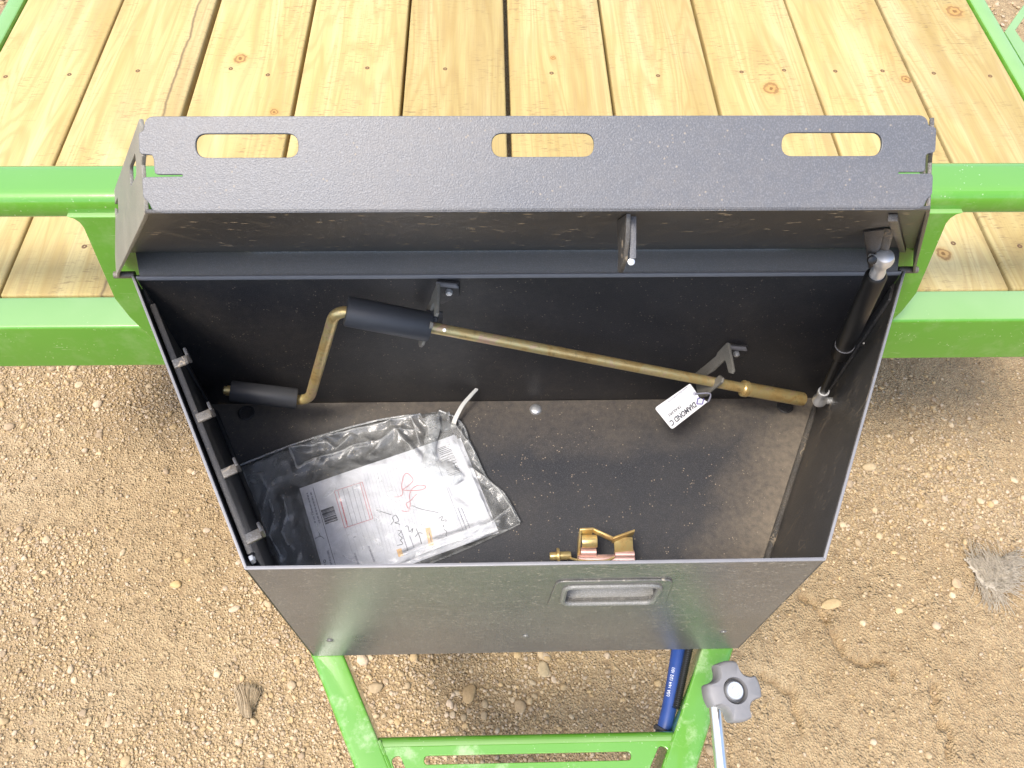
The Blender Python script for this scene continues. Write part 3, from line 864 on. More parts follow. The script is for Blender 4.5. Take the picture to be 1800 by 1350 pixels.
# ================================================================== TOOLBOX
tb = thing('toolbox', (0.04, 0.47, ZT), 'open black powder-coated steel toolbox mounted on the green trailer tongue', 'toolbox')
T = 0.003
yr, yf, zr, zf, zb = BX['yr'], BX['yf'], BX['zr'], BX['zf'], BX['zb']
PL = [Vector((BX['xlr'], yr, 0)), Vector((BX['xlf'], yf, 0))]
PR = [Vector((BX['xrr'], yr, 0)), Vector((BX['xrf'], yf, 0))]
dl = (PL[1]-PL[0]).normalized(); nl = Vector((-dl.y, dl.x, 0));  nl = nl if nl.x > 0 else -nl   # inward normals
dr = (PR[1]-PR[0]).normalized(); nr = Vector((-dr.y, dr.x, 0));  nr = nr if nr.x < 0 else -nr
def up(v, z): return Vector((v.x, v.y, z))
# walls
prism('back_wall', [Vector((PL[0].x+0.004, yr, zb)), Vector((PR[0].x-0.004, yr, zb)), Vector((PR[0].x-0.004, yr, zr)), Vector((PL[0].x+0.004, yr, zr))], (0, T, 0), M['coat_back'], tb)
LXC, LZC = 0.1235, 0.6990
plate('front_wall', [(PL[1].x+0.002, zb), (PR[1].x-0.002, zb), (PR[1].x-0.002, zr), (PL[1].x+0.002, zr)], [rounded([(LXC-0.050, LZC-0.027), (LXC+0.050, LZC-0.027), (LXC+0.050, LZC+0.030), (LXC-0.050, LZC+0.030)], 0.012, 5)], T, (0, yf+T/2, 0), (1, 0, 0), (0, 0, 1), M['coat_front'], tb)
FWALL = tb.children[-1]
lw = prism('side_wall', [up(PL[0], zb), up(PL[1], zb), up(PL[1], zr), up(PL[0], zr)], nl*T, M['coat_back'], tb)
rw = prism('side_wall', [up(PR[0], zb), up(PR[1], zb), up(PR[1], zr), up(PR[0], zr)], nr*T, M['coat_side'], tb)
# worn bright edge of the folded rim, on the three open sides
def edge_strip(a, b, n, w=0.0026, name='rim_edge'):
    a = up(a, zr+0.0002); b = up(b, zr+0.0002)
    prism(name, [a-n*0.0004, b-n*0.0004, b+n*(w), a+n*(w)], (0, 0, 0.0022), M['rim'], tb, 0.0007, 2)
edge_strip(PL[0], PL[1], nl); edge_strip(PR[0], PR[1], nr)
edge_strip(PL[1], PR[1], Vector((0, 1, 0)), 0.0032)
prism('floor_panel', [Vector((PL[0].x+0.006, yr-0.001, zf-0.003)), Vector((PL[1].x+0.006, yf+T+0.001, zf-0.003)), Vector((PR[1].x-0.006, yf+T+0.001, zf-0.003)), Vector((PR[0].x-0.006, yr-0.001, zf-0.003))], (0, 0, 0.003), M['coat_floor'], tb)
# weld fillets where the floor meets the walls
def fillet(name, a, b, r, mat):
    tube(name, [a, b], r, mat, tb, 10)
fillet('weld_seam', up(PL[0]+nl*0.006, zf+0.001)+dl*0.02, up(PL[1]+nl*0.006, zf+0.001)-dl*0.01, 0.0042, M['coat'])
fillet('weld_seam', up(PR[0]+nr*0.006, zf+0.001)+dr*0.02, up(PR[1]+nr*0.006, zf+0.001)-dr*0.01, 0.0050, M['coat_side'])
# flange behind the back wall that carries the hinge
prism('rear_flange', [Vector((PL[0].x+0.010, yr-0.001, zr-0.0005)), Vector((PR[0].x-0.010, yr-0.001, zr-0.0005)), Vector((PR[0].x+0.004, 0.6755, zr-0.0005)), Vector((PL[0].x-0.004, 0.6755, zr-0.0005))], (0, 0, 0.0028), M['coat_flange'], tb, 0.0008)
box('rim_edge', (PL[0].x+0.006, yr-0.0035, zr-0.003), (PR[0].x-0.006, yr-0.0008, zr+0.0032), M['rim'], tb, 0.0008)
# corner flange at the right rear, bolted
cfa = PR[0]+nr*0.0035+dr*0.012
prism('corner_flange', [up(cfa, zf+0.03), up(cfa+dr*0.030, zf+0.03), up(cfa+dr*0.030, zr-0.012), up(cfa, zr-0.012)], nr*0.004, M['coat'], tb, 0.001)
for px, py in ((1568, 506), (1506, 603), (1519, 604)):
    q = onp(px, py, PR[0]+nr*0.006, nr); lathe('rivet', [(0.0035, 0), (0.0032, 0.002), (0.0015, 0.003)], q, nr, M['bolt_dark'], tb, 10)
cfb = PL[0]+nl*0.0035+dl*0.012
prism('corner_flange', [up(cfb, zf+0.03), up(cfb+dl*0.022, zf+0.03), up(cfb+dl*0.022, zr-0.012), up(cfb, zr-0.012)], nl*0.004, M['coat'], tb, 0.001)
# hook strip along the left wall, with tabs
hs0 = PL[0]+nl*0.0055+dl*0.045; hs1 = PL[1]+nl*0.0055-dl*0.018
strip = prism('hook_strip', [up(hs0, zr-0.085), up(hs1, zr-0.085), up(hs1, zr-0.020), up(hs0, zr-0.020)], nl*0.005, M['coat'], tb, 0.001)
prism('hook_strip', [up(hs0, zr-0.016), up(hs1, zr-0.016), up(hs1, zr-0.008), up(hs0, zr-0.008)], nl*0.007, M['coat'], tb, 0.001)
for px, py in ((313, 640), (354, 735), (399, 832), (440, 947)):
    q = onp(px, py, PL[0]+nl*0.022, nl)
    w = 0.0050; q = q-nl*0.004
    tabo = prism('tab', [q-dl*w, q+dl*w, q+dl*w+nl*0.014, q-dl*w+nl*0.014], (0, 0, 0.003), M['coat_side'], strip, 0.0008)
    prism('tab_hook', [q-dl*w+nl*0.0145, q+dl*w+nl*0.0145, q+dl*w+nl*0.0145+Vector((0, 0, 0.014)), q-dl*w+nl*0.0145+Vector((0, 0, 0.014))], nl*0.003, M['coat'], strip, 0.0008)
q = onp(440, 985, PL[0]+nl*0.006, nl); hexbolt('bolt', q, nl, 0.005, 0.004, M['zinc'], tb)
# floor fittings
def floor_plug(px, py):
    c = at(px, py, Z=zf+0.001)
    lathe('floor_plug', [(0.0125, 0), (0.0125, 0.0022), (0.0110, 0.0030), (0.0100, 0.0012), (0.004, 0.0010)], (c.x, c.y, zf-0.0002), (0, 0, 1), M['coat'], tb, 28)
floor_plug(433, 726); floor_plug(1380, 714)
for px, py in ((942, 718), (781, 748)):
    c = at(px, py, Z=zf+0.003)
    lathe('carriage_bolt', [(0.0095, 0), (0.0092, 0.0015), (0.0075, 0.0032), (0.0045, 0.0042), (0.001, 0.0046)], (c.x, c.y, zf), (0, 0, 1), M['zinc'], tb, 24)
# front face: recessed pull latch
def latch():
    xc, zc = LXC, LZC
    def rr(w0, w1, lo, hi, r): return rounded([(xc-w0, zc+lo), (xc+w0, zc+lo), (xc+w1, zc+hi), (xc-w1, zc+hi)], r, 5)
    # thin bezel plate round the opening
    bz = plate('latch_handle', rr(0.066, 0.060, -0.042, 0.043, 0.010), [rr(0.0495, 0.0495, -0.0265, 0.0295, 0.012)], 0.0022, (0, yf-0.0012, 0), (1, 0, 0), (0, 0, 1), M['coat_front'], tb, 0.0008)
    # rolled lip of the recess
    lip = [Vector((x, yf-0.0030, z)) for x, z in rr(0.0500, 0.0500, -0.0270, 0.0300, 0.012)]
    lip.append(lip[0].copy())
    tube('recess_lip', lip, 0.0030, M['coat_lip'], bz, 8, False)
    # pan behind the opening: sloping back, ledge and cheeks
    d = 0.020
    def q(x, y, z): return Vector((xc+x, yf+y, zc+z))
    prism('recess_pan', [q(-0.052, 0.0035, 0.032), q(0.052, 0.0035, 0.032), q(0.050, d, -0.022), q(-0.050, d, -0.022)], (0, 0.0015, 0), M['coat_front'], bz)
    prism('recess_ledge', [q(-0.052, 0.0035, -0.029), q(0.052, 0.0035, -0.029), q(0.052, d, -0.024), q(-0.052, d, -0.024)], (0, 0, -0.002), M['coat_lip'], bz)
    for s in (-1, 1):
        prism('recess_cheek', [q(s*0.052, 0.0035, -0.031), q(s*0.052, d, -0.026), q(s*0.052, 0.0035, 0.033)], (s*0.0015, 0, 0), M['coat'], bz)
latch()
for px, py in ((580, 1127), (924, 1119), (1272, 1112)):
    q = at(px, py, Y=yf-0.001)
    lathe('rivet', [(0.0042, 0), (0.0036, 0.0016), (0.001, 0.0022)], (q.x, yf, q.z), (0, -1, 0), M['coat_front'], FWALL, 12)

# ---- lid: a shallow tray turned up over the hinge, its walls standing on the outer face
TH = R(38.35)
LU = Vector((0, -math.sin(TH), math.cos(TH)))      # hinge -> front edge of lid
LW = Vector((0, -math.cos(TH), -math.sin(TH)))     # outer face -> underside
HO = Vector((0, 0.6740, zr+0.003))
LL, SK = 0.410, 0.0685
XL0, XR0, XL1, XR1 = -0.4620, 0.5360, -0.2505, 0.3265
def lp(x, u, w=0.0): return Vector((x, 0, 0))+HO+LU*u+LW*w
def lpx(px, py, w=0.0): return onp(px, py, HO+LW*w, LW)
lid = prism('lid', [lp(XL0, 0), lp(XR0, 0), lp(XR1, LL), lp(XL1, LL)], -LW*T, M['coat_lidin'], tb, 0.0006, 1)
# front wall of the tray: three long slots, notched and slit ends
def front_skirt():
    xl, xr = XL1-0.001, XR1+0.001
    out = [(xl+0.012, 0.0), (xr-0.012, 0.0), (xr-0.006, 0.002), (xr-0.004, 0.008), (xr, 0.011), (xr, 0.0265), (xr-0.026, 0.0265), (xr-0.026, 0.0276), (xr-0.006, 0.0276), (xr-0.006, 0.0410), (xr+0.001, 0.0415), (xr+0.001, 0.0600), (xr-0.005, 0.0605), (xr-0.006, 0.0655), (xr-0.010, SK),
           (xl+0.008, SK), (xl+0.004, 0.0655), (xl+0.003, 0.0585), (xl-0.001, 0.0570), (xl-0.001, 0.0420), (xl+0.008, 0.0415), (xl+0.009, 0.0385), (xl+0.009, 0.0276), (xl+0.029, 0.0275), (xl+0.029, 0.0263), (xl, 0.0258), (xl, 0.011), (xl+0.004, 0.008), (xl+0.006, 0.002)]
    holes = [slot((a+b)/2, 0.0478, b-a, 0.0168) for a, b in ((-0.2121, -0.1386), (0.0011, 0.0757), (0.2139, 0.2884))]
    out = rounded(out, 0.0028, 3)
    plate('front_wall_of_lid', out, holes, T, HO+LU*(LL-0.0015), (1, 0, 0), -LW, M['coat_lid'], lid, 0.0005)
front_skirt()
def side_skirt(x0, x1, mat):
    a = lp(x0, 0.0); b = lp(x1, LL-0.003)
    d = (b-a); L = d.length; d = d.normalized()
    h = SK
    # (along the side, height above the outer face)
    out = [(-0.008, -0.030), (0.004, -0.031), (0.020, -0.026), (L-0.02, -0.002), (L-0.002, 0.0), (L-0.001, 0.022), (L-0.008, 0.027), (L-0.008, 0.036), (L, 0.041), (L, 0.062), (L-0.006, h), (0.012, h), (0.0, h-0.010), (-0.008, 0.020)]
    holes = [slot(0.085, 0.045, 0.070, 0.016), slot(L-0.095, 0.045, 0.075, 0.017)]
    plate('side_wall_of_lid', out, holes, T, a, d, -LW, mat, lid, 0.0005)
side_skirt(XL0, XL1, M['coat_dusty'])
side_skirt(XR0, XR1, M['coat_side'])
# folded stiffener along the underside near the right wall
prism('stiffener', [lp(XR0-0.030, 0.02, 0.0005), lp(XR0-0.022, 0.02, 0.0005), lp(XR1-0.014, LL-0.02, 0.0005), lp(XR1-0.022, LL-0.02, 0.0005)], LW*0.006, M['coat_side'], lid, 0.001)
# hinge pins at both ends of the lid
for xe, sg in ((XL0, 1), (XR0, -1)):
    e = lp(xe, -0.002, 0.027)
    tube('hinge_pin', [e-Vector((0.005*sg, 0, 0)), e+Vector((0.020*sg, 0, 0))], 0.0045, M['coat_side'], lid, 12)
# striker of the latch hanging under the front edge
xs_ = 0.1035
stk = plate('striker', [(0.352, 0.0), (0.398, 0.0), (0.394, 0.020), (0.384, 0.034), (0.366, 0.0425), (0.356, 0.0415), (0.360, 0.030)], [], 0.0035, lp(xs_, 0, 0.0005), LU, LW, M['coat_lidin'], lid, 0.0007)
prism('striker_lip', [lp(xs_+0.003, 0.384, 0.001), lp(xs_+0.008, 0.384, 0.001), lp(xs_+0.008, 0.384, 0.0330), lp(xs_+0.003, 0.384, 0.0330)], LU*0.003, M['coat_lid'], lid, 0.0006)
lathe('striker_bolt', [(0.0028, 0), (0.0028, 0.0025), (0.0014, 0.0032)], lp(xs_+0.0045, 0.383, 0.0355), LU, M['zinc'], lid, 10)
# strut bracket: tapered plate with a folded edge and a ball stud
ka, kb = lpx(1516, 406, 0.001), lpx(1553, 401, 0.001)
kc_, kd, ke = lpx(1548, 440, 0.014), lpx(1536, 472, 0.030), lpx(1526, 470, 0.030)
sb = prism('strut_bracket', [ka, kb, kd, ke], Vector((0, -0.003, 0.0015)), M['coat'], lid, 0.0006)
prism('bracket_fold', [kb, kd, kd+Vector((0.006, -0.006, 0.002)), kb+Vector((0.006, -0.004, 0.002))], Vector((0.0025, 0, 0)), M['coat_side'], lid, 0.0006)
bp_ = lpx(1529, 452, 0.024)
lathe('bracket_bolt', [(0.0045, 0), (0.0045, 0.003), (0.003, 0.004)], bp_+Vector((0, -0.004, 0.001)), (0, -0.8, 0.5), M['bolt_dark'], lid, 12)
# ---- gas strut
ball_t = at(1553, 456, Y=0.530)
ball_b = at(1441, 703, Y=0.573)
ax = (ball_b-ball_t).normalized(); LS = (ball_b-ball_t).length
cyl = tube('gas_strut', [ball_t+ax*0.028, ball_t+ax*0.031, ball_t+ax*(LS*0.60), ball_t+ax*(LS*0.605)], [0.0092, 0.0112, 0.0112, 0.0100], M['black_gloss'], tb, 24)
tube('collar', [ball_t+ax*(LS*0.525), ball_t+ax*(LS*0.530)], 0.0115, M['rim'], cyl, 24)
tube('piston_rod', [ball_t+ax*(LS*0.60), ball_b-ax*0.020], 0.0055, M['black_gloss'], cyl, 16)
for c, s in ((ball_t, 1), (ball_b, -1)):
    lathe('ball_socket', [(0.0075, -0.030), (0.0078, -0.022), (0.0062, -0.016), (0.0075, -0.009), (0.0098, -0.003), (0.0102, 0.002), (0.0085, 0.007), (0.004, 0.0095)], c, -ax*s, M['zinc'], cyl, 20)
tube('ball_stud', [ball_b, ball_b+Vector((0.022, -0.002, -0.001))], 0.0050, M['zinc'], cyl, 14)
tube('ball_stud', [ball_t, ball_t+Vector((-0.014, 0.002, 0.0))], 0.0045, M['zinc'], cyl, 14)

# ================================================================== CRANK HANDLE ON ITS BRACKETS
YR = 0.5905
def hp(px, py, y=YR): return at(px, py, Y=y)
g1a, g1b = hp(405, 687), hp(523, 701)
g2a, g2b = hp(608, 551), hp(746, 577)
soc, end = hp(1308, 683), hp(1412, 702)
crank = thing('crank_handle', hp(820, 590), 'yellow zinc crank handle with two black rubber grips on the back wall', 'crank handle')
rodp = round_corner_path([hp(398, 686), hp(545, 705), hp(592, 546), g2b+(g2a-g2b)*0.0+Vector((0, 0, 0)), soc+(end-soc)*0.3], 0.026, 8)
# make the long leg straight from the second bend to the socket
b1, b2 = hp(543, 706), hp(590, 543)
rodp = round_corner_path([hp(398, 686), b1, b2, end-(end-soc)*0.3], 0.024, 9)
tube('rod', rodp, 0.0072, M['gold'], crank, 18)
def grip(name, a, b, r):
    d = (b-a).normalized(); L = (b-a).length
    pts = [a, a+d*0.0005, a+d*0.002, b-d*0.002, b-d*0.0005, b]
    return tube(name, pts, [r*0.62, r*0.94, r, r, r*0.94, r*0.62], M['rubber'], crank, 28)
dlong = (end-b2).normalized()
grip('grip', g1a, g1b, 0.0148)
grip('grip', b2+dlong*0.012, b2+dlong*0.116, 0.0185)
lathe('end_nub', [(0.0035, 0), (0.0060, 0.002), (0.0050, 0.005), (0.0058, 0.008), (0.003, 0.010)], g1a, (g1a-g1b), M['gold'], crank, 16)
tube('socket', [soc-dlong*0.004, soc, soc+dlong*0.003, end-dlong*0.002, end], [0.0085, 0.0112, 0.0102, 0.0102, 0.0090], M['gold'], crank, 22)
tube('socket_ring', [soc-dlong*0.002, soc+dlong*0.004], 0.0118, M['gold'], crank, 22)
lathe('pin', [(0.0025, 0), (0.0022, 0.0015)], b2+dlong*0.135+Vector((0, -0.0045, 0.0058)), (0, -0.6, 0.8), M['zinc'], crank, 10)

BR_OUT = [(808, 190), (735, 268), (722, 298), (560, 430), (548, 455), (562, 520), (574, 600), (596, 626), (640, 615), (656, 590), (765, 505), (772, 470), (748, 448), (706, 486), (652, 496), (630, 470), (648, 440), (690, 415), (768, 340), (788, 330), (800, 345), (822, 430), (845, 435), (858, 412), (818, 195)]
rod2 = hp(1253, 672); rod1 = hp(751, 578)
bu = Vector((0, -1, 0)); bu = (bu-dlong*bu.dot(dlong)).normalized(); bv = dlong.cross(bu)
BR2 = []
for zx, zy in BR_OUT:
    q = onp(1100+zx/4.5, 560+zy/4.5, rod2, dlong)-rod2
    BR2.append((q.dot(bu), q.dot(bv)))
amin = min(a for a, b in BR2); depth = (yr-0.003)-rod2.y
BR2 = [(max(a, -depth), b) for a, b in BR2]
def bracket(rp, ptop):
    """hooked plate standing square to the crank rod, with a flange bolted to the back wall"""
    o = plate('handle_bracket', BR2, [], 0.004, rp, bu, bv, M['coat_dusty'], tb, 0.0007)
    t = at(ptop[0], ptop[1], Y=yr-0.004); x, z = t.x, t.z
    prism('bracket_flange', [Vector((x, yr-0.0012, z)), Vector((x+0.027, yr-0.0012, z-0.004)), Vector((x+0.027, yr-0.0012, z-0.028)), Vector((x+0.002, yr-0.0012, z-0.046))], (0, -0.004, 0), M['coat'], o, 0.0012)
    prism('flange_lip', [Vector((x-0.001, yr-0.0054, z+0.001)), Vector((x+0.024, yr-0.0054, z-0.003)), Vector((x+0.027, yr-0.0054, z-0.009)), Vector((x+0.023, yr-0.0054, z-0.008)), Vector((x-0.001, yr-0.0054, z-0.004))], (0, -0.004, 0), M['rim'], o, 0.0010)
    hexbolt('bolt', (x+0.014, yr-0.0052, z-0.018), (0, -1, 0), 0.0045, 0.005, M['zinc'], o)
    return o
ob = bracket(rod1, (768, 494))
cpx = at(762, 552, Y=yr-0.030)
prism('clamp_pad', [cpx+Vector((-0.008, 0, 0.010)), cpx+Vector((0.012, 0, 0.006)), cpx+Vector((0.010, -0.004, -0.012)), cpx+Vector((-0.008, -0.004, -0.010))], (0, -0.004, 0), M['coat'], ob, 0.0008)
hexbolt('bolt', cpx+Vector((0.001, -0.006, -0.003)), (0, -0.7, 0.7), 0.0050, 0.005, M['bolt_dark'], ob)
bracket(rod2, (1282, 606))

# hang tag on a tie
tn = Vector((0.05, -0.62, 0.78)).normalized()
tp = at(1216, 677, Y=0.580)
tagc = [onp(px, py, tp, tn) for px, py in ((1150.5, 717.5), (1213, 674), (1223, 688), (1229, 699), (1244, 706), (1181, 755))]
c3 = sum(tagc, Vector())/6
eu = (onp(1244, 706, tp, tn)-onp(1181, 755, tp, tn)).normalized(); ev = tn.cross(eu)
def t2(p): d = p-c3; return (d.dot(eu), d.dot(ev))
htag = thing('hang_tag', c3, 'white printed hang tag tied to the right bracket of the crank handle', 'tag')
plate('card', rounded([t2(p) for p in tagc], [0.004, 0.002, 0.001, 0.001, 0.003, 0.004], 4), [], 0.0012, c3, eu, ev, M['tag'], htag, 0.0003)
ru = (onp(1180, 741, tp, tn)-onp(1229, 702, tp, tn)).normalized(); rv = tn.cross(ru)
lift = tn*0.0010
def tpt(px, py): return onp(px, py, tp, tn)+lift
text_mesh('lettering', 'DIAMOND C', 0.0104, tpt(1200.5, 726.5), ru, rv, M['ink'], htag, 0.18, 0.74, 0.00035)
text_mesh('lettering', 'TRAILERS', 0.0052, tpt(1186.0, 721.5), ru, rv, M['ink'], htag, 0.18, 1.0, 0.0001)
text_mesh('lettering', 'www.diamondctrailers.com', 0.0036, tpt(1186, 697.5), ru, rv, M['ink_grey'], htag, 0.15, 1.1)
lg = tpt(1230.5, 705.0)
rp = []
for a, b in (((-0.006, 0), (0, 0.0052)), ((0, 0.0052), (0.006, 0)), ((0.006, 0), (0, -0.0052)), ((0, -0.0052), (-0.0025, -0.003))):
    rp.append(ribbon_data([lg+ru*a[0]+rv*a[1], lg+ru*b[0]+rv*b[1]], 0.0017, tn))
multi('emblem', rp, M['ink_blue'], htag)
lathe('eyelet', [(0.0028, 0), (0.0028, 0.0004)], tpt(1221, 692), tn, M['ink_pale'], htag, 16)
tube('tie_loop', smooth_path([tpt(1221, 692)+tn*0.002, tpt(1243, 696)+Vector((0.004, 0.004, 0)), tpt(1247, 706)-tn*0.006, tpt(1240, 707)-tn*0.01, tpt(1226, 697)-tn*0.006], 6), 0.0012, M['ink_grey'], htag, 8)

# ================================================================== PAPERS IN A PLASTIC BAG
ZP = zf+0.010
doc = thing('document', at(690, 900, Z=zf), 'white printed forms with red handwriting inside the clear plastic bag', 'papers')
def Z4(x, y, dz=0.0): return at(520+x/5.0, 740+y/5.0, Z=ZP+dz)
p1, p2, p3 = Z4(33, 595), Z4(1395, 118), Z4(1722, 890)
pu = (p2-p1).normalized(); pv = -(Vector((0, 0, 1)).cross(pu))
W_, H_ = (p2-p1).length, 0.158
def P2(u, v): return p1+pu*u+pv*v
def curl(p):
    d = p-p1; u = d.dot(pu); v = d.dot(pv)
    return 0.0012*math.sin(u*22+0.6)*math.cos(v*17)
def sheet(name, du, dv, rot, z, w, h):
    V = []; Fc = []; n, k = 26, 18; c, s = math.cos(rot), math.sin(rot)
    for i in range(n):
        for j in range(k):
            a, b = du+w*i/(n-1), dv+h*j/(k-1)
            q = P2(a*c-b*s, a*s+b*c); q.z = z+curl(q); V.append(q)
    for i in range(n-1):
        for j in range(k-1):
            q = i*k+j; Fc.append((q, q+k, q+k+1, q+1))
    return mesh(name, V, Fc, M['paper'], doc, True)
sheet('sheet', 0.003, 0.002, 0.022, ZP-0.0028, W_+0.004, H_+0.002)
sheet('sheet', 0.0, -0.001, 0.010, ZP-0.0016, W_+0.002, H_)
sheet('sheet', 0.0, 0.0, 0.0, ZP, W_, H_)
LZ = 0.0005
def ink(name, strokes, w, mat):
    parts = []
    for s in strokes:
        pts = []
        for (x, y) in s:
            q = Z4(x, y); pts.append(q)
        if len(pts) > 2: pts = smooth_path(pts, 5)
        fine = []
        for a, b in zip(pts[:-1], pts[1:]):
            k = max(1, int((b-a).length/0.008))
            fine += [a.lerp(b, t/k) for t in range(k)]
        fine.append(pts[-1])
        for q in fine: q.z = ZP+LZ+curl(q)
        parts.append(ribbon_data(fine, w, (0, 0, 1)))
    return multi(name, parts, mat, doc)
# ruled header / footer lines
ink('ruled_line', [[(152, 590), (355, 1290)]], 0.0007, M['ink'])
ink('ruled_line', [[(1195, 245), (1475, 975)]], 0.0007, M['ink_grey'])
def lerp2(a, b, t): return (a[0]+(b[0]-a[0])*t, a[1]+(b[1]-a[1])*t)
# pale table rules
rows = []
for k in range(13):
    t = k/12
    a = lerp2((600, 470), (930, 370), t); rows.append([a, (a[0]+185-t*20, a[1]+650-190*t+60)])
ink('table_rule', rows, 0.00045, M['ink_pale'])
rows2 = [[(430+k*42, 935-k*14), (510+k*42, 1200-k*22)] for k in range(8)]
ink('table_rule', rows2, 0.00045, M['ink_pale'])
# bar codes
def barcode(a, b, c, n, seed):
    rnd = random.Random(seed); st = []; t = 0
    while t < 1:
        w = rnd.choice((0.025, 0.035, 0.06)); s = lerp2(a, b, min(1, t)); st.append([s, (s[0]+c[0], s[1]+c[1])]); t += w+rnd.choice((0.02, 0.035))
    return ink('barcode', st, 0.0011, M['ink'])
barcode((220, 792), (262, 915), (112, -38), 18, 1)
barcode((1246, 245), (1345, 492), (105, -40), 22, 2)
# red framed table
ink('stamp_frame', [[(340, 620), (585, 540)], [(585, 540), (678, 860)], [(678, 860), (430, 942)], [(430, 942), (340, 620)], [(370, 612), (455, 932)], [(565, 548), (655, 868)]], 0.0008, M['ink_red'])
ink('stamp_row', [[(410+k*42, 600-k*13), (500+k*40, 915-k*13)] for k in range(4)], 0.0006, M['ink_grey'])
# small print as broken strokes too small to read
def small_print(a, b, n, seed, w=0.0017, mat='ink_grey'):
    rnd = random.Random(seed); st = []; t = 0.0
    while t < 1:
        l = rnd.uniform(0.03, 0.10); st.append([lerp2(a, b, t), lerp2(a, b, min(1, t+l))]); t += l+rnd.uniform(0.012, 0.03)
    return ink('small_print', st, w, M[mat])
small_print((100, 635), (172, 900), 8, 1, 0.0022); small_print((132, 630), (212, 905), 8, 2, 0.0022)
small_print((1425, 765), (1500, 955), 6, 3, 0.0020); small_print((1455, 765), (1530, 945), 6, 4, 0.0016)
small_print((1310, 500), (1370, 660), 6, 5, 0.0012, 'ink_pale'); small_print((1350, 590), (1378, 660), 3, 6, 0.0012, 'ink_pale')
small_print((280, 1140), (318, 1290), 6, 7, 0.0026); small_print((515, 1160), (560, 1285), 6, 8, 0.0026); small_print((640, 1100), (692, 1240), 6, 9, 0.0026)
small_print((925, 960), (985, 1140), 7, 10, 0.0014); small_print((1000, 1010), (1040, 1115), 4, 11, 0.0014)
small_print((392, 690), (452, 915), 8, 12, 0.0020, 'ink_red')
# handwriting
ink('signature', [[(860, 665), (905, 665), (940, 640), (930, 570), (950, 480), (985, 462), (1030, 515), (1000, 560), (945, 600), (932, 612)],
                  [(930, 790), (985, 795), (1005, 740), (1000, 660), (1020, 600), (1075, 565), (1140, 572), (1120, 600), (1040, 612), (945, 608)], [(1062, 640), (1010, 700), (970, 730), (990, 770)]], 0.0011, M['ink_red'])
ink('handwriting', [[(708, 785), (840, 825)], [(1018, 742), (1100, 775), (1255, 808)],
                    [(835, 912), (860, 880), (850, 850), (880, 830), (905, 880), (870, 895), (905, 905), (915, 915)],
                    [(960, 930), (985, 925), (1000, 975), (1030, 945), (1020, 985)], [(1055, 945), (1085, 1010), (1105, 1080)], [(1050, 1020), (1080, 985), (1115, 990)],
                    [(890, 1095), (940, 1080), (920, 1050), (935, 1030), (905, 1000), (925, 975), (895, 960)],
                    [(1255, 860), (1290, 840), (1280, 880), (1320, 870), (1318, 890)], [(1295, 915), (1300, 935)], [(1300, 955), (1325, 975), (1320, 1005), (1335, 1025)],
                    [(170, 1035), (215, 1015), (250, 1035)], [(215, 1015), (205, 985)],
                    [(245, 1225), (258, 1222), (262, 1240), (248, 1245), (245, 1225)], [(248, 1265), (262, 1262), (266, 1282), (252, 1285), (248, 1265)]], 0.0009, M['ink'])
ink('highlight', [[(1160, 942), (1192, 1100)]], 0.0068, M['marker'])
ink('highlight', [[(905, 1125), (925, 1190)]], 0.0068, M['marker'])
ink('handwriting', [[(1172, 980), (1192, 1068)]], 0.0010, M['ink'])

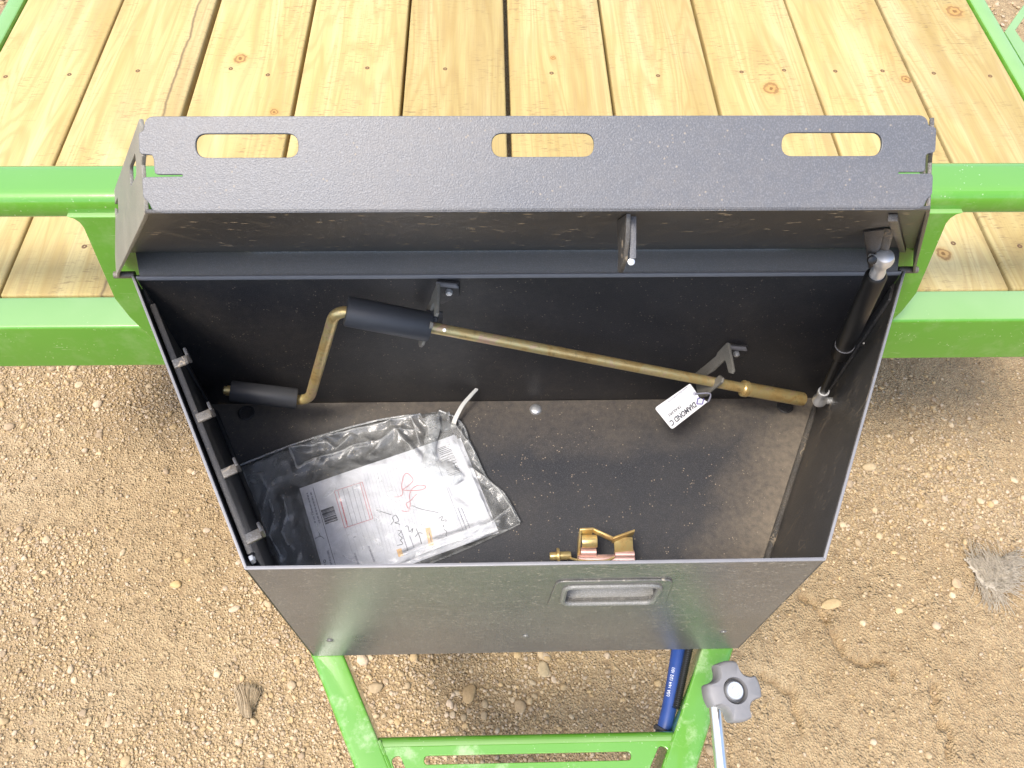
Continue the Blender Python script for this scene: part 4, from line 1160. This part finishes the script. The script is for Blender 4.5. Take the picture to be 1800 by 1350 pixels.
# the bag: Coons patch from its outline, crumpled
def bag():
    root = thing('plastic_bag', at(640, 900, Z=zf), 'crumpled clear plastic bag holding papers on the toolbox floor', 'bag')
    def B(pts): return smooth_path([at(x, y, Z=zf+0.003) for x, y in pts], 10)
    left = [at(424, 820, Z=zf+0.003), at(447, 900, Z=zf+0.003), at(470, 985, Z=zf+0.003), at(482, 1030, Z=zf+0.003), at(492, 1065, Z=zf+0.003)]
    right = [at(808, 742, Z=zf+0.003), at(832, 790, Z=zf+0.003), at(858, 845, Z=zf+0.003), at(888, 870, Z=zf+0.003), at(915, 921, Z=zf+0.003)]
    top = [at(424, 820, Z=zf+0.003), at(510, 786, Z=zf+0.003), at(600, 758, Z=zf+0.003), at(680, 738, Z=zf+0.003), at(735, 729, Z=zf+0.003), at(775, 724, Z=zf+0.003), at(808, 742, Z=zf+0.003)]
    bot = [at(492, 1065, Z=zf+0.003), at(640, 1035, Z=zf+0.003), at(760, 990, Z=zf+0.003), at(860, 948, Z=zf+0.003), at(915, 921, Z=zf+0.003)]
    def samp(pl, t):
        pl = smooth_path(pl, 12); f = t*(len(pl)-1); i = min(int(f), len(pl)-2); return pl[i].lerp(pl[i+1], f-i)
    n, k = 250, 190
    Tp = [samp(top, i/(n-1)) for i in range(n)]; Bt = [samp(bot, i/(n-1)) for i in range(n)]
    Lf = [samp(left, j/(k-1)) for j in range(k)]; Rg = [samp(right, j/(k-1)) for j in range(k)]
    c00, c10, c01, c11 = Tp[0], Tp[-1], Bt[0], Bt[-1]
    V = []; Fc = []; CR = []
    # fold lines of the film: (points in photo-crop units, height, half width)
    folds = [([(415, 410), (460, 525), (540, 480), (690, 440), (860, 380)], 0.006), ([(415, 410), (500, 405), (620, 385), (680, 415), (760, 340)], 0.005),
             ([(870, 455), (940, 370), (1010, 305), (1080, 395), (1140, 480)], 0.007), ([(1010, 305), (1140, 310)], 0.005), ([(560, 370), (800, 300), (960, 265), (1110, 240)], 0.005),
             ([(1350, 290), (1400, 360), (1470, 450), (1500, 500), (1540, 590)], 0.006), ([(1450, 540), (1540, 600), (1620, 680), (1690, 800)], 0.006), ([(1560, 840), (1610, 790), (1680, 740)], 0.005),
             ([(300, 700), (330, 800), (300, 900), (360, 1010)], 0.003), ([(380, 680), (400, 790), (370, 880), (410, 960)], 0.003), ([(250, 560), (290, 640), (270, 720)], 0.003),
             ([(1050, 1030), (1250, 950), (1420, 890), (1600, 830)], 0.004), ([(1150, 1020), (1350, 950), (1640, 870)], 0.003), ([(640, 470), (850, 400), (930, 370)], 0.004), ([(1100, 240), (1125, 300), (1150, 400)], 0.005)]
    SEG = []
    for pts, h in folds:
        w_ = [at(380+x/3.214, 660+y/3.214, Z=zf+0.008) for x, y in pts]
        SEG += [(a, b, h) for a, b in zip(w_[:-1], w_[1:])]
    SA = np.array([[a.x, a.y] for a, b, h in SEG]); SB = np.array([[b.x, b.y] for a, b, h in SEG]); SH = np.array([h for a, b, h in SEG]); SD = SB-SA; SL = (SD**2).sum(1)
    def crease(x, y):
        P0 = np.array([x, y]); tt = np.clip(((P0-SA)*SD).sum(1)/SL, 0, 1); d = np.hypot(*(P0-SA-SD*tt[:, None]).T)
        q = np.clip(1-d/0.009, 0, 1)*SH*1.0; line = np.clip(1-d/0.0022, 0, 1)
        return float(q.max()), float(line.max())
    for i in range(n):
        u = i/(n-1)
        for j in range(k):
            v = j/(k-1)
            p = Tp[i]*(1-v)+Bt[i]*v+Lf[j]*(1-u)+Rg[j]*u-(c00*(1-u)*(1-v)+c10*u*(1-v)+c01*(1-u)*v+c11*u*v)
            d = p-p1; a, b = d.dot(pu), d.dot(pv)
            over = min(1, max(0, min(a+0.02, W_+0.02-a, b+0.02, H_+0.02-b)/0.022))
            edge = min(u, 1-u, v, 1-v); e = min(1, edge/0.03)
            # sharp creases, stronger towards the mouth of the bag (top and right)
            s = Vector((p.x*13, p.y*13, 0.3))
            cr = 1-abs(mnoise.noise(s+Vector((mnoise.noise(s*0.7)*1.4, 0, 0))))*2.4
            cr2 = 1-abs(mnoise.noise(Vector((p.x*34+p.y*11, p.y*26-p.x*12, 4.1))))*2.2
            amp = 0.0022+0.010*max(0, (0.45-v))*2.0*min(1, u*2.2)+0.008*max(0, u-0.75)*3
            amp *= 1-0.45*over
            z = max(0, cr)**2*amp+max(0, cr2)**2*amp*0.55
            p.z = zf+0.0022+e*(z+0.0016+over*0.0105)+0.0015*e*mnoise.noise(Vector((p.x*60, p.y*60, 1)))
            ch, cl = crease(p.x, p.y); p.z += ch*(0.35+0.65*e); CR.append(cl*0.8+(0.45 if e < 0.4 else 0))
            if over > 0.6: p.z = max(p.z, ZP+0.0026+curl(p))
            V.append(p)
    for i in range(n-1):
        for j in range(k-1):
            q = i*k+j; Fc.append((q, q+1, q+k+1, q+k))
    tf = mesh('top_film', V, Fc, M['bag'], root, True)
    at_ = tf.data.attributes.new('crease', 'FLOAT', 'POINT'); at_.data.foreach_set('value', np.array(CR, dtype=np.float32))
    # gathered strip of film folded over the papers
    st = [(757, 733, 15), (762, 752, 12), (757, 775, 11), (756, 800, 12), (763, 822, 20), (790, 834, 22), (812, 838, 6)]
    V = []; Fc = []; kk = 12
    sp = [(Vector((x, y, 0)), w) for x, y, w in st]
    P_ = smooth_path([a for a, _ in sp], 8); Wd = smooth_path([Vector((w, 0, 0)) for _, w in sp], 8)
    for i, c in enumerate(P_):
        tdir = (P_[min(i+1, len(P_)-1)]-P_[max(i-1, 0)]).normalized(); nn = Vector((-tdir.y, tdir.x, 0))
        for j in range(kk):
            b = j/(kk-1)*2-1; q = c+nn*Wd[i].x*b
            w = at(q.x, q.y, Z=ZP+0.008)
            w.z += 0.006*(1-b*b)+0.0035*mnoise.noise(Vector((q.x*0.16, q.y*0.16, 7)))
            V.append(w)
    for i in range(len(P_)-1):
        for j in range(kk-1):
            q = i*kk+j; Fc.append((q, q+1, q+kk+1, q+kk))
    mesh('gathered_fold', V, Fc, M['bag2'], root, True)
    # rolled lips of the mouth
    for pts in ([(424, 820), (510, 786), (600, 758), (680, 738), (740, 731)], [(806, 742), (832, 792), (856, 843), (886, 870), (914, 920)], [(772, 724), (800, 736), (815, 752), (822, 770)]):
        tube('rolled_lip', [Vector((q.x, q.y, q.z+0.004+0.0015*mnoise.noise(q*30))) for q in smooth_path([at(x, y, Z=zf+0.004) for x, y in pts], 8)], 0.0016, M['bag2'], root, 7)
M['bag2'] = plastic('clear_plastic_folds', 0.22)
bag()
tie = thing('cable_tie', at(801, 745, Z=zf+0.01), 'milky clear cable tie sticking up from the plastic bag mouth', 'cable tie')
tpts = smooth_path([at(797, 748, Z=zf+0.012), at(800, 737, Z=zf+0.020), at(812, 714, Z=zf+0.030), at(826, 697, Z=zf+0.036), at(838, 684, Z=zf+0.040)], 6)
V = []; Fc = []
for i, p in enumerate(tpts):
    a = Vector((0.0034, -0.0016, 0.0006))*(1-0.35*i/len(tpts)); b = Vector((0.0003, 0.0006, 0.0009))
    V += [p-a-b, p+a-b, p+a+b, p-a+b]
for i in range(len(tpts)-1):
    for j in range(4):
        Fc.append((i*4+j, i*4+(j+1) % 4, i*4+4+(j+1) % 4, i*4+4+j))
Fc += [(3, 2, 1, 0), tuple(len(V)-4+j for j in range(4))]
mesh('strap', V, Fc, M['tie'], tie)
q = at(797, 748, Z=zf+0.012); box('tie_head', (q.x-0.004, q.y-0.003, q.z-0.004), (q.x+0.004, q.y+0.004, q.z+0.003), M['tie'], tie, 0.001)

# ================================================================== GOLD COUPLER CLAMP BY THE FRONT WALL
def clamp():
    root = thing('latch_clamp', (0.148, 0.366, zf), 'folded yellow zinc steel latch clamp standing inside the toolbox front', 'clamp')
    zt = 0.566
    def Q(px, py, z): return at(px, py, Z=z)
    def slab(name, pts, d, mat='gold'): prism(name, pts, d, M[mat], root, 0.0007)
    A, B_, C_, D_ = Q(1019, 928, zt), Q(1043, 927, zt), Q(1078, 943, zt), Q(1116, 930, zt)
    th = Vector((0, -0.003, 0))
    def wall(a, b, z0, z1): slab('cheek', [up(a, z0), up(b, z0), up(b, z1), up(a, z1)], th)
    wall(A, B_, 0.532, zt); wall(B_, C_, zt-0.012, zt); wall(C_, D_, 0.548, zt)
    # left cheek: side return and a curled tongue
    slab('cheek', [up(A, zt), up(A, 0.530), Q(1014, 985, 0.530), Q(1016, 966, 0.542)], (0.003, 0, 0))
    a, b = Q(1022, 952, 0.548), Q(1049, 952, 0.548)
    prof = []
    for k in range(9):
        g = R(200*k/8-20); prof.append((0.009*math.cos(g), 0.009*math.sin(g)))
    prof = prof+[(x*0.70, z*0.70) for x, z in reversed(prof)]
    slab('curled_tongue', [Vector((a.x, a.y+y, a.z+z)) for y, z in prof], (b.x-a.x, 0, 0))
    slab('cheek', [Q(1021, 963, 0.541), Q(1047, 962, 0.541), Q(1047, 972, 0.536), Q(1020, 974, 0.536)], (0, 0, -0.003), 'gold')
    # right cheek: sloping face under the vee
    slab('cheek', [Q(1079, 945, 0.556), Q(1112, 944, 0.556), Q(1114, 974, 0.538), Q(1081, 978, 0.538)], (0, 0, -0.003))
    # pinkish base with rounded bars
    for (x0, x1, y, z, r) in ((1020, 1048, 971, 0.536, 0.0065), (1080, 1115, 975, 0.536, 0.0060), (1015, 1116, 984, 0.532, 0.0070)):
        p, q = Q(x0, y, z), Q(x1, y, z)
        tube('base_bar', [p, p.lerp(q, 0.02), p.lerp(q, 0.98), q], [r*0.7, r, r, r*0.7], M['pink_zinc'], root, 14)
    p, q = Q(1049, 974, 0.538), Q(1070, 983, 0.538)
    box('stop_block', (p.x, q.y, 0.526), (q.x, p.y, 0.538), M['pink_zinc'], root, 0.002)
    p, q = Q(1015, 992, 0.52), Q(1114, 989, 0.52)
    box('base_plate', (p.x, q.y-0.006, zf), (q.x, q.y, 0.528), M['gold'], root, 0.001)
    # pivot bolt with flange on the left
    q = Q(985, 977, 0.532); axv = Vector((1, 0.03, 0)).normalized()
    lathe('pivot_bolt', [(0.0046, -0.014), (0.0054, -0.012), (0.0054, -0.006), (0.0056, -0.002), (0.0056, 0.011), (0.0046, 0.014)], q, axv, M['gold'], root, 18)
    lathe('washer', [(0.0102, -0.0014), (0.0106, 0.0), (0.0102, 0.0016)], q-axv*0.003, axv, M['gold'], root, 22)
    tube('wire_clip', smooth_path([q+axv*0.013, Q(1002, 981, 0.533), Q(1030, 986, 0.540), Q(1066, 985, 0.541), Q(1080, 979, 0.543)], 6), 0.0016, M['gold'], root, 8)
clamp()

# ================================================================== JACK CRANK WITH KNOB, CABLES
def jack():
    kc = at(1285, 1216, Z=0.605)
    root = thing('jack_handle', kc, 'grey four-lobed knob on a shiny jack crank arm below the toolbox corner', 'jack handle')
    axis = Vector((0.16, -0.10, 0.98)).normalized()
    N = (Vector((1, 0, 0))-axis*axis.x).normalized(); Bn = axis.cross(N)
    segs = 96; rot = R(8)
    def rad(a):
        q = (a-rot+math.pi/4) % (math.pi/2)-math.pi/4          # angle from the nearest lobe
        n_ = math.pi/4-abs(q)                                 # angle from the nearest notch
        return 0.0322-0.0098*max(0.0, 1-(n_/0.40)**2)**0.6
    prof = [(0.70, -0.013), (0.93, -0.011), (1.0, -0.006), (1.0, 0.006), (0.965, 0.010), (0.88, 0.0125), (0.55, 0.0125)]
    V = []; Fc = []
    for f, h in prof:
        for k in range(segs):
            a = 2*math.pi*k/segs; r = rad(a)*f if f > 0.6 else 0.0142
            V.append(kc+axis*h+(N*math.cos(a)+Bn*math.sin(a))*r)
    for f, h in ((0, 0.004), ):
        for k in range(segs):
            a = 2*math.pi*k/segs; V.append(kc+axis*h+(N*math.cos(a)+Bn*math.sin(a))*0.0128)
    rings = len(prof)+1
    for i in range(rings-1):
        for k in range(segs):
            a = i*segs+k; b = i*segs+(k+1) % segs; Fc.append((a, b, b+segs, a+segs))
    Fc.append(tuple(reversed(range(segs)))); Fc.append(tuple((rings-1)*segs+k for k in range(segs)))
    autosmooth(mesh('knob', V, Fc, M['knob'], root), 50)
    lathe('bushing', [(0.0122, 0.0045), (0.0122, 0.0085), (0.0112, 0.0090)], kc, axis, M['rubber'], root, 30)
    lathe('bolt', [(0.0098, 0.008), (0.0098, 0.0125), (0.0088, 0.0140), (0.0070, 0.0140), (0.0062, 0.0132), (0.0045, 0.0132), (0.0036, 0.0142), (0.0010, 0.0142)], kc+N*(-0.001), axis, M['zinc'], root, 30)
    p0 = at(1255, 1222, Z=0.575); p1_ = at(1268, 1352, Z=0.560)
    dd = (p1_-p0)
    tube('crank_arm', [p0-dd*0.05, p0, p1_, p1_+dd*0.9], 0.0070, M['galv'], root, 20)
    tube('shank', [kc-axis*0.030, kc-axis*0.012], 0.0085, M['galv'], root, 16)
jack()
ZC = 0.412
cable = thing('blue_cable', at(1180, 1210, Z=ZC), 'thick blue electrical cable with white print running along the tongue', 'cable')
cp = smooth_path([at(1204, 1062, Z=ZC), at(1193, 1140, Z=ZC), at(1184, 1200, Z=ZC), at(1176, 1245, Z=ZC-0.001), at(1167, 1282, Z=ZC-0.004), at(1158, 1305, Z=ZC-0.010)], 8)
tube('jacket', cp, 0.0098, M['blue'], cable, 20)
ca, cb = at(1174.5, 1222, Z=ZC+0.0100), at(1184, 1175, Z=ZC+0.0100)
cu_ = (cb-ca).normalized(); cv_ = Vector((0, 0, 1)).cross(cu_)
text_mesh('lettering', 'USA 14/4 12/2 10/1', 0.0062, (ca+cb)/2+Vector((0, 0, 0.0004)), cu_, cv_, M['white_ink'], cable, 0, 0.80)
gq = at(1166, 1284, Z=ZC-0.004)
lathe('grommet', [(0.0125, -0.003), (0.0135, 0.0), (0.0125, 0.003), (0.010, 0.0035)], gq, (cp[-9]-cp[-1]), M['rubber'], cable, 20)
cond = thing('corrugated_conduit', at(1205, 1180, Z=0.400), 'black corrugated conduit beside the blue cable under the tongue rail', 'conduit')
c0, c1 = at(1222, 1090, Z=0.425), at(1189, 1245, Z=0.425)
n = 90; pts = [c0.lerp(c1, i/n) for i in range(n+1)]
tube('sleeve', pts, [0.0044 if i % 2 else 0.0056 for i in range(n+1)], M['conduit'], cond, 14)
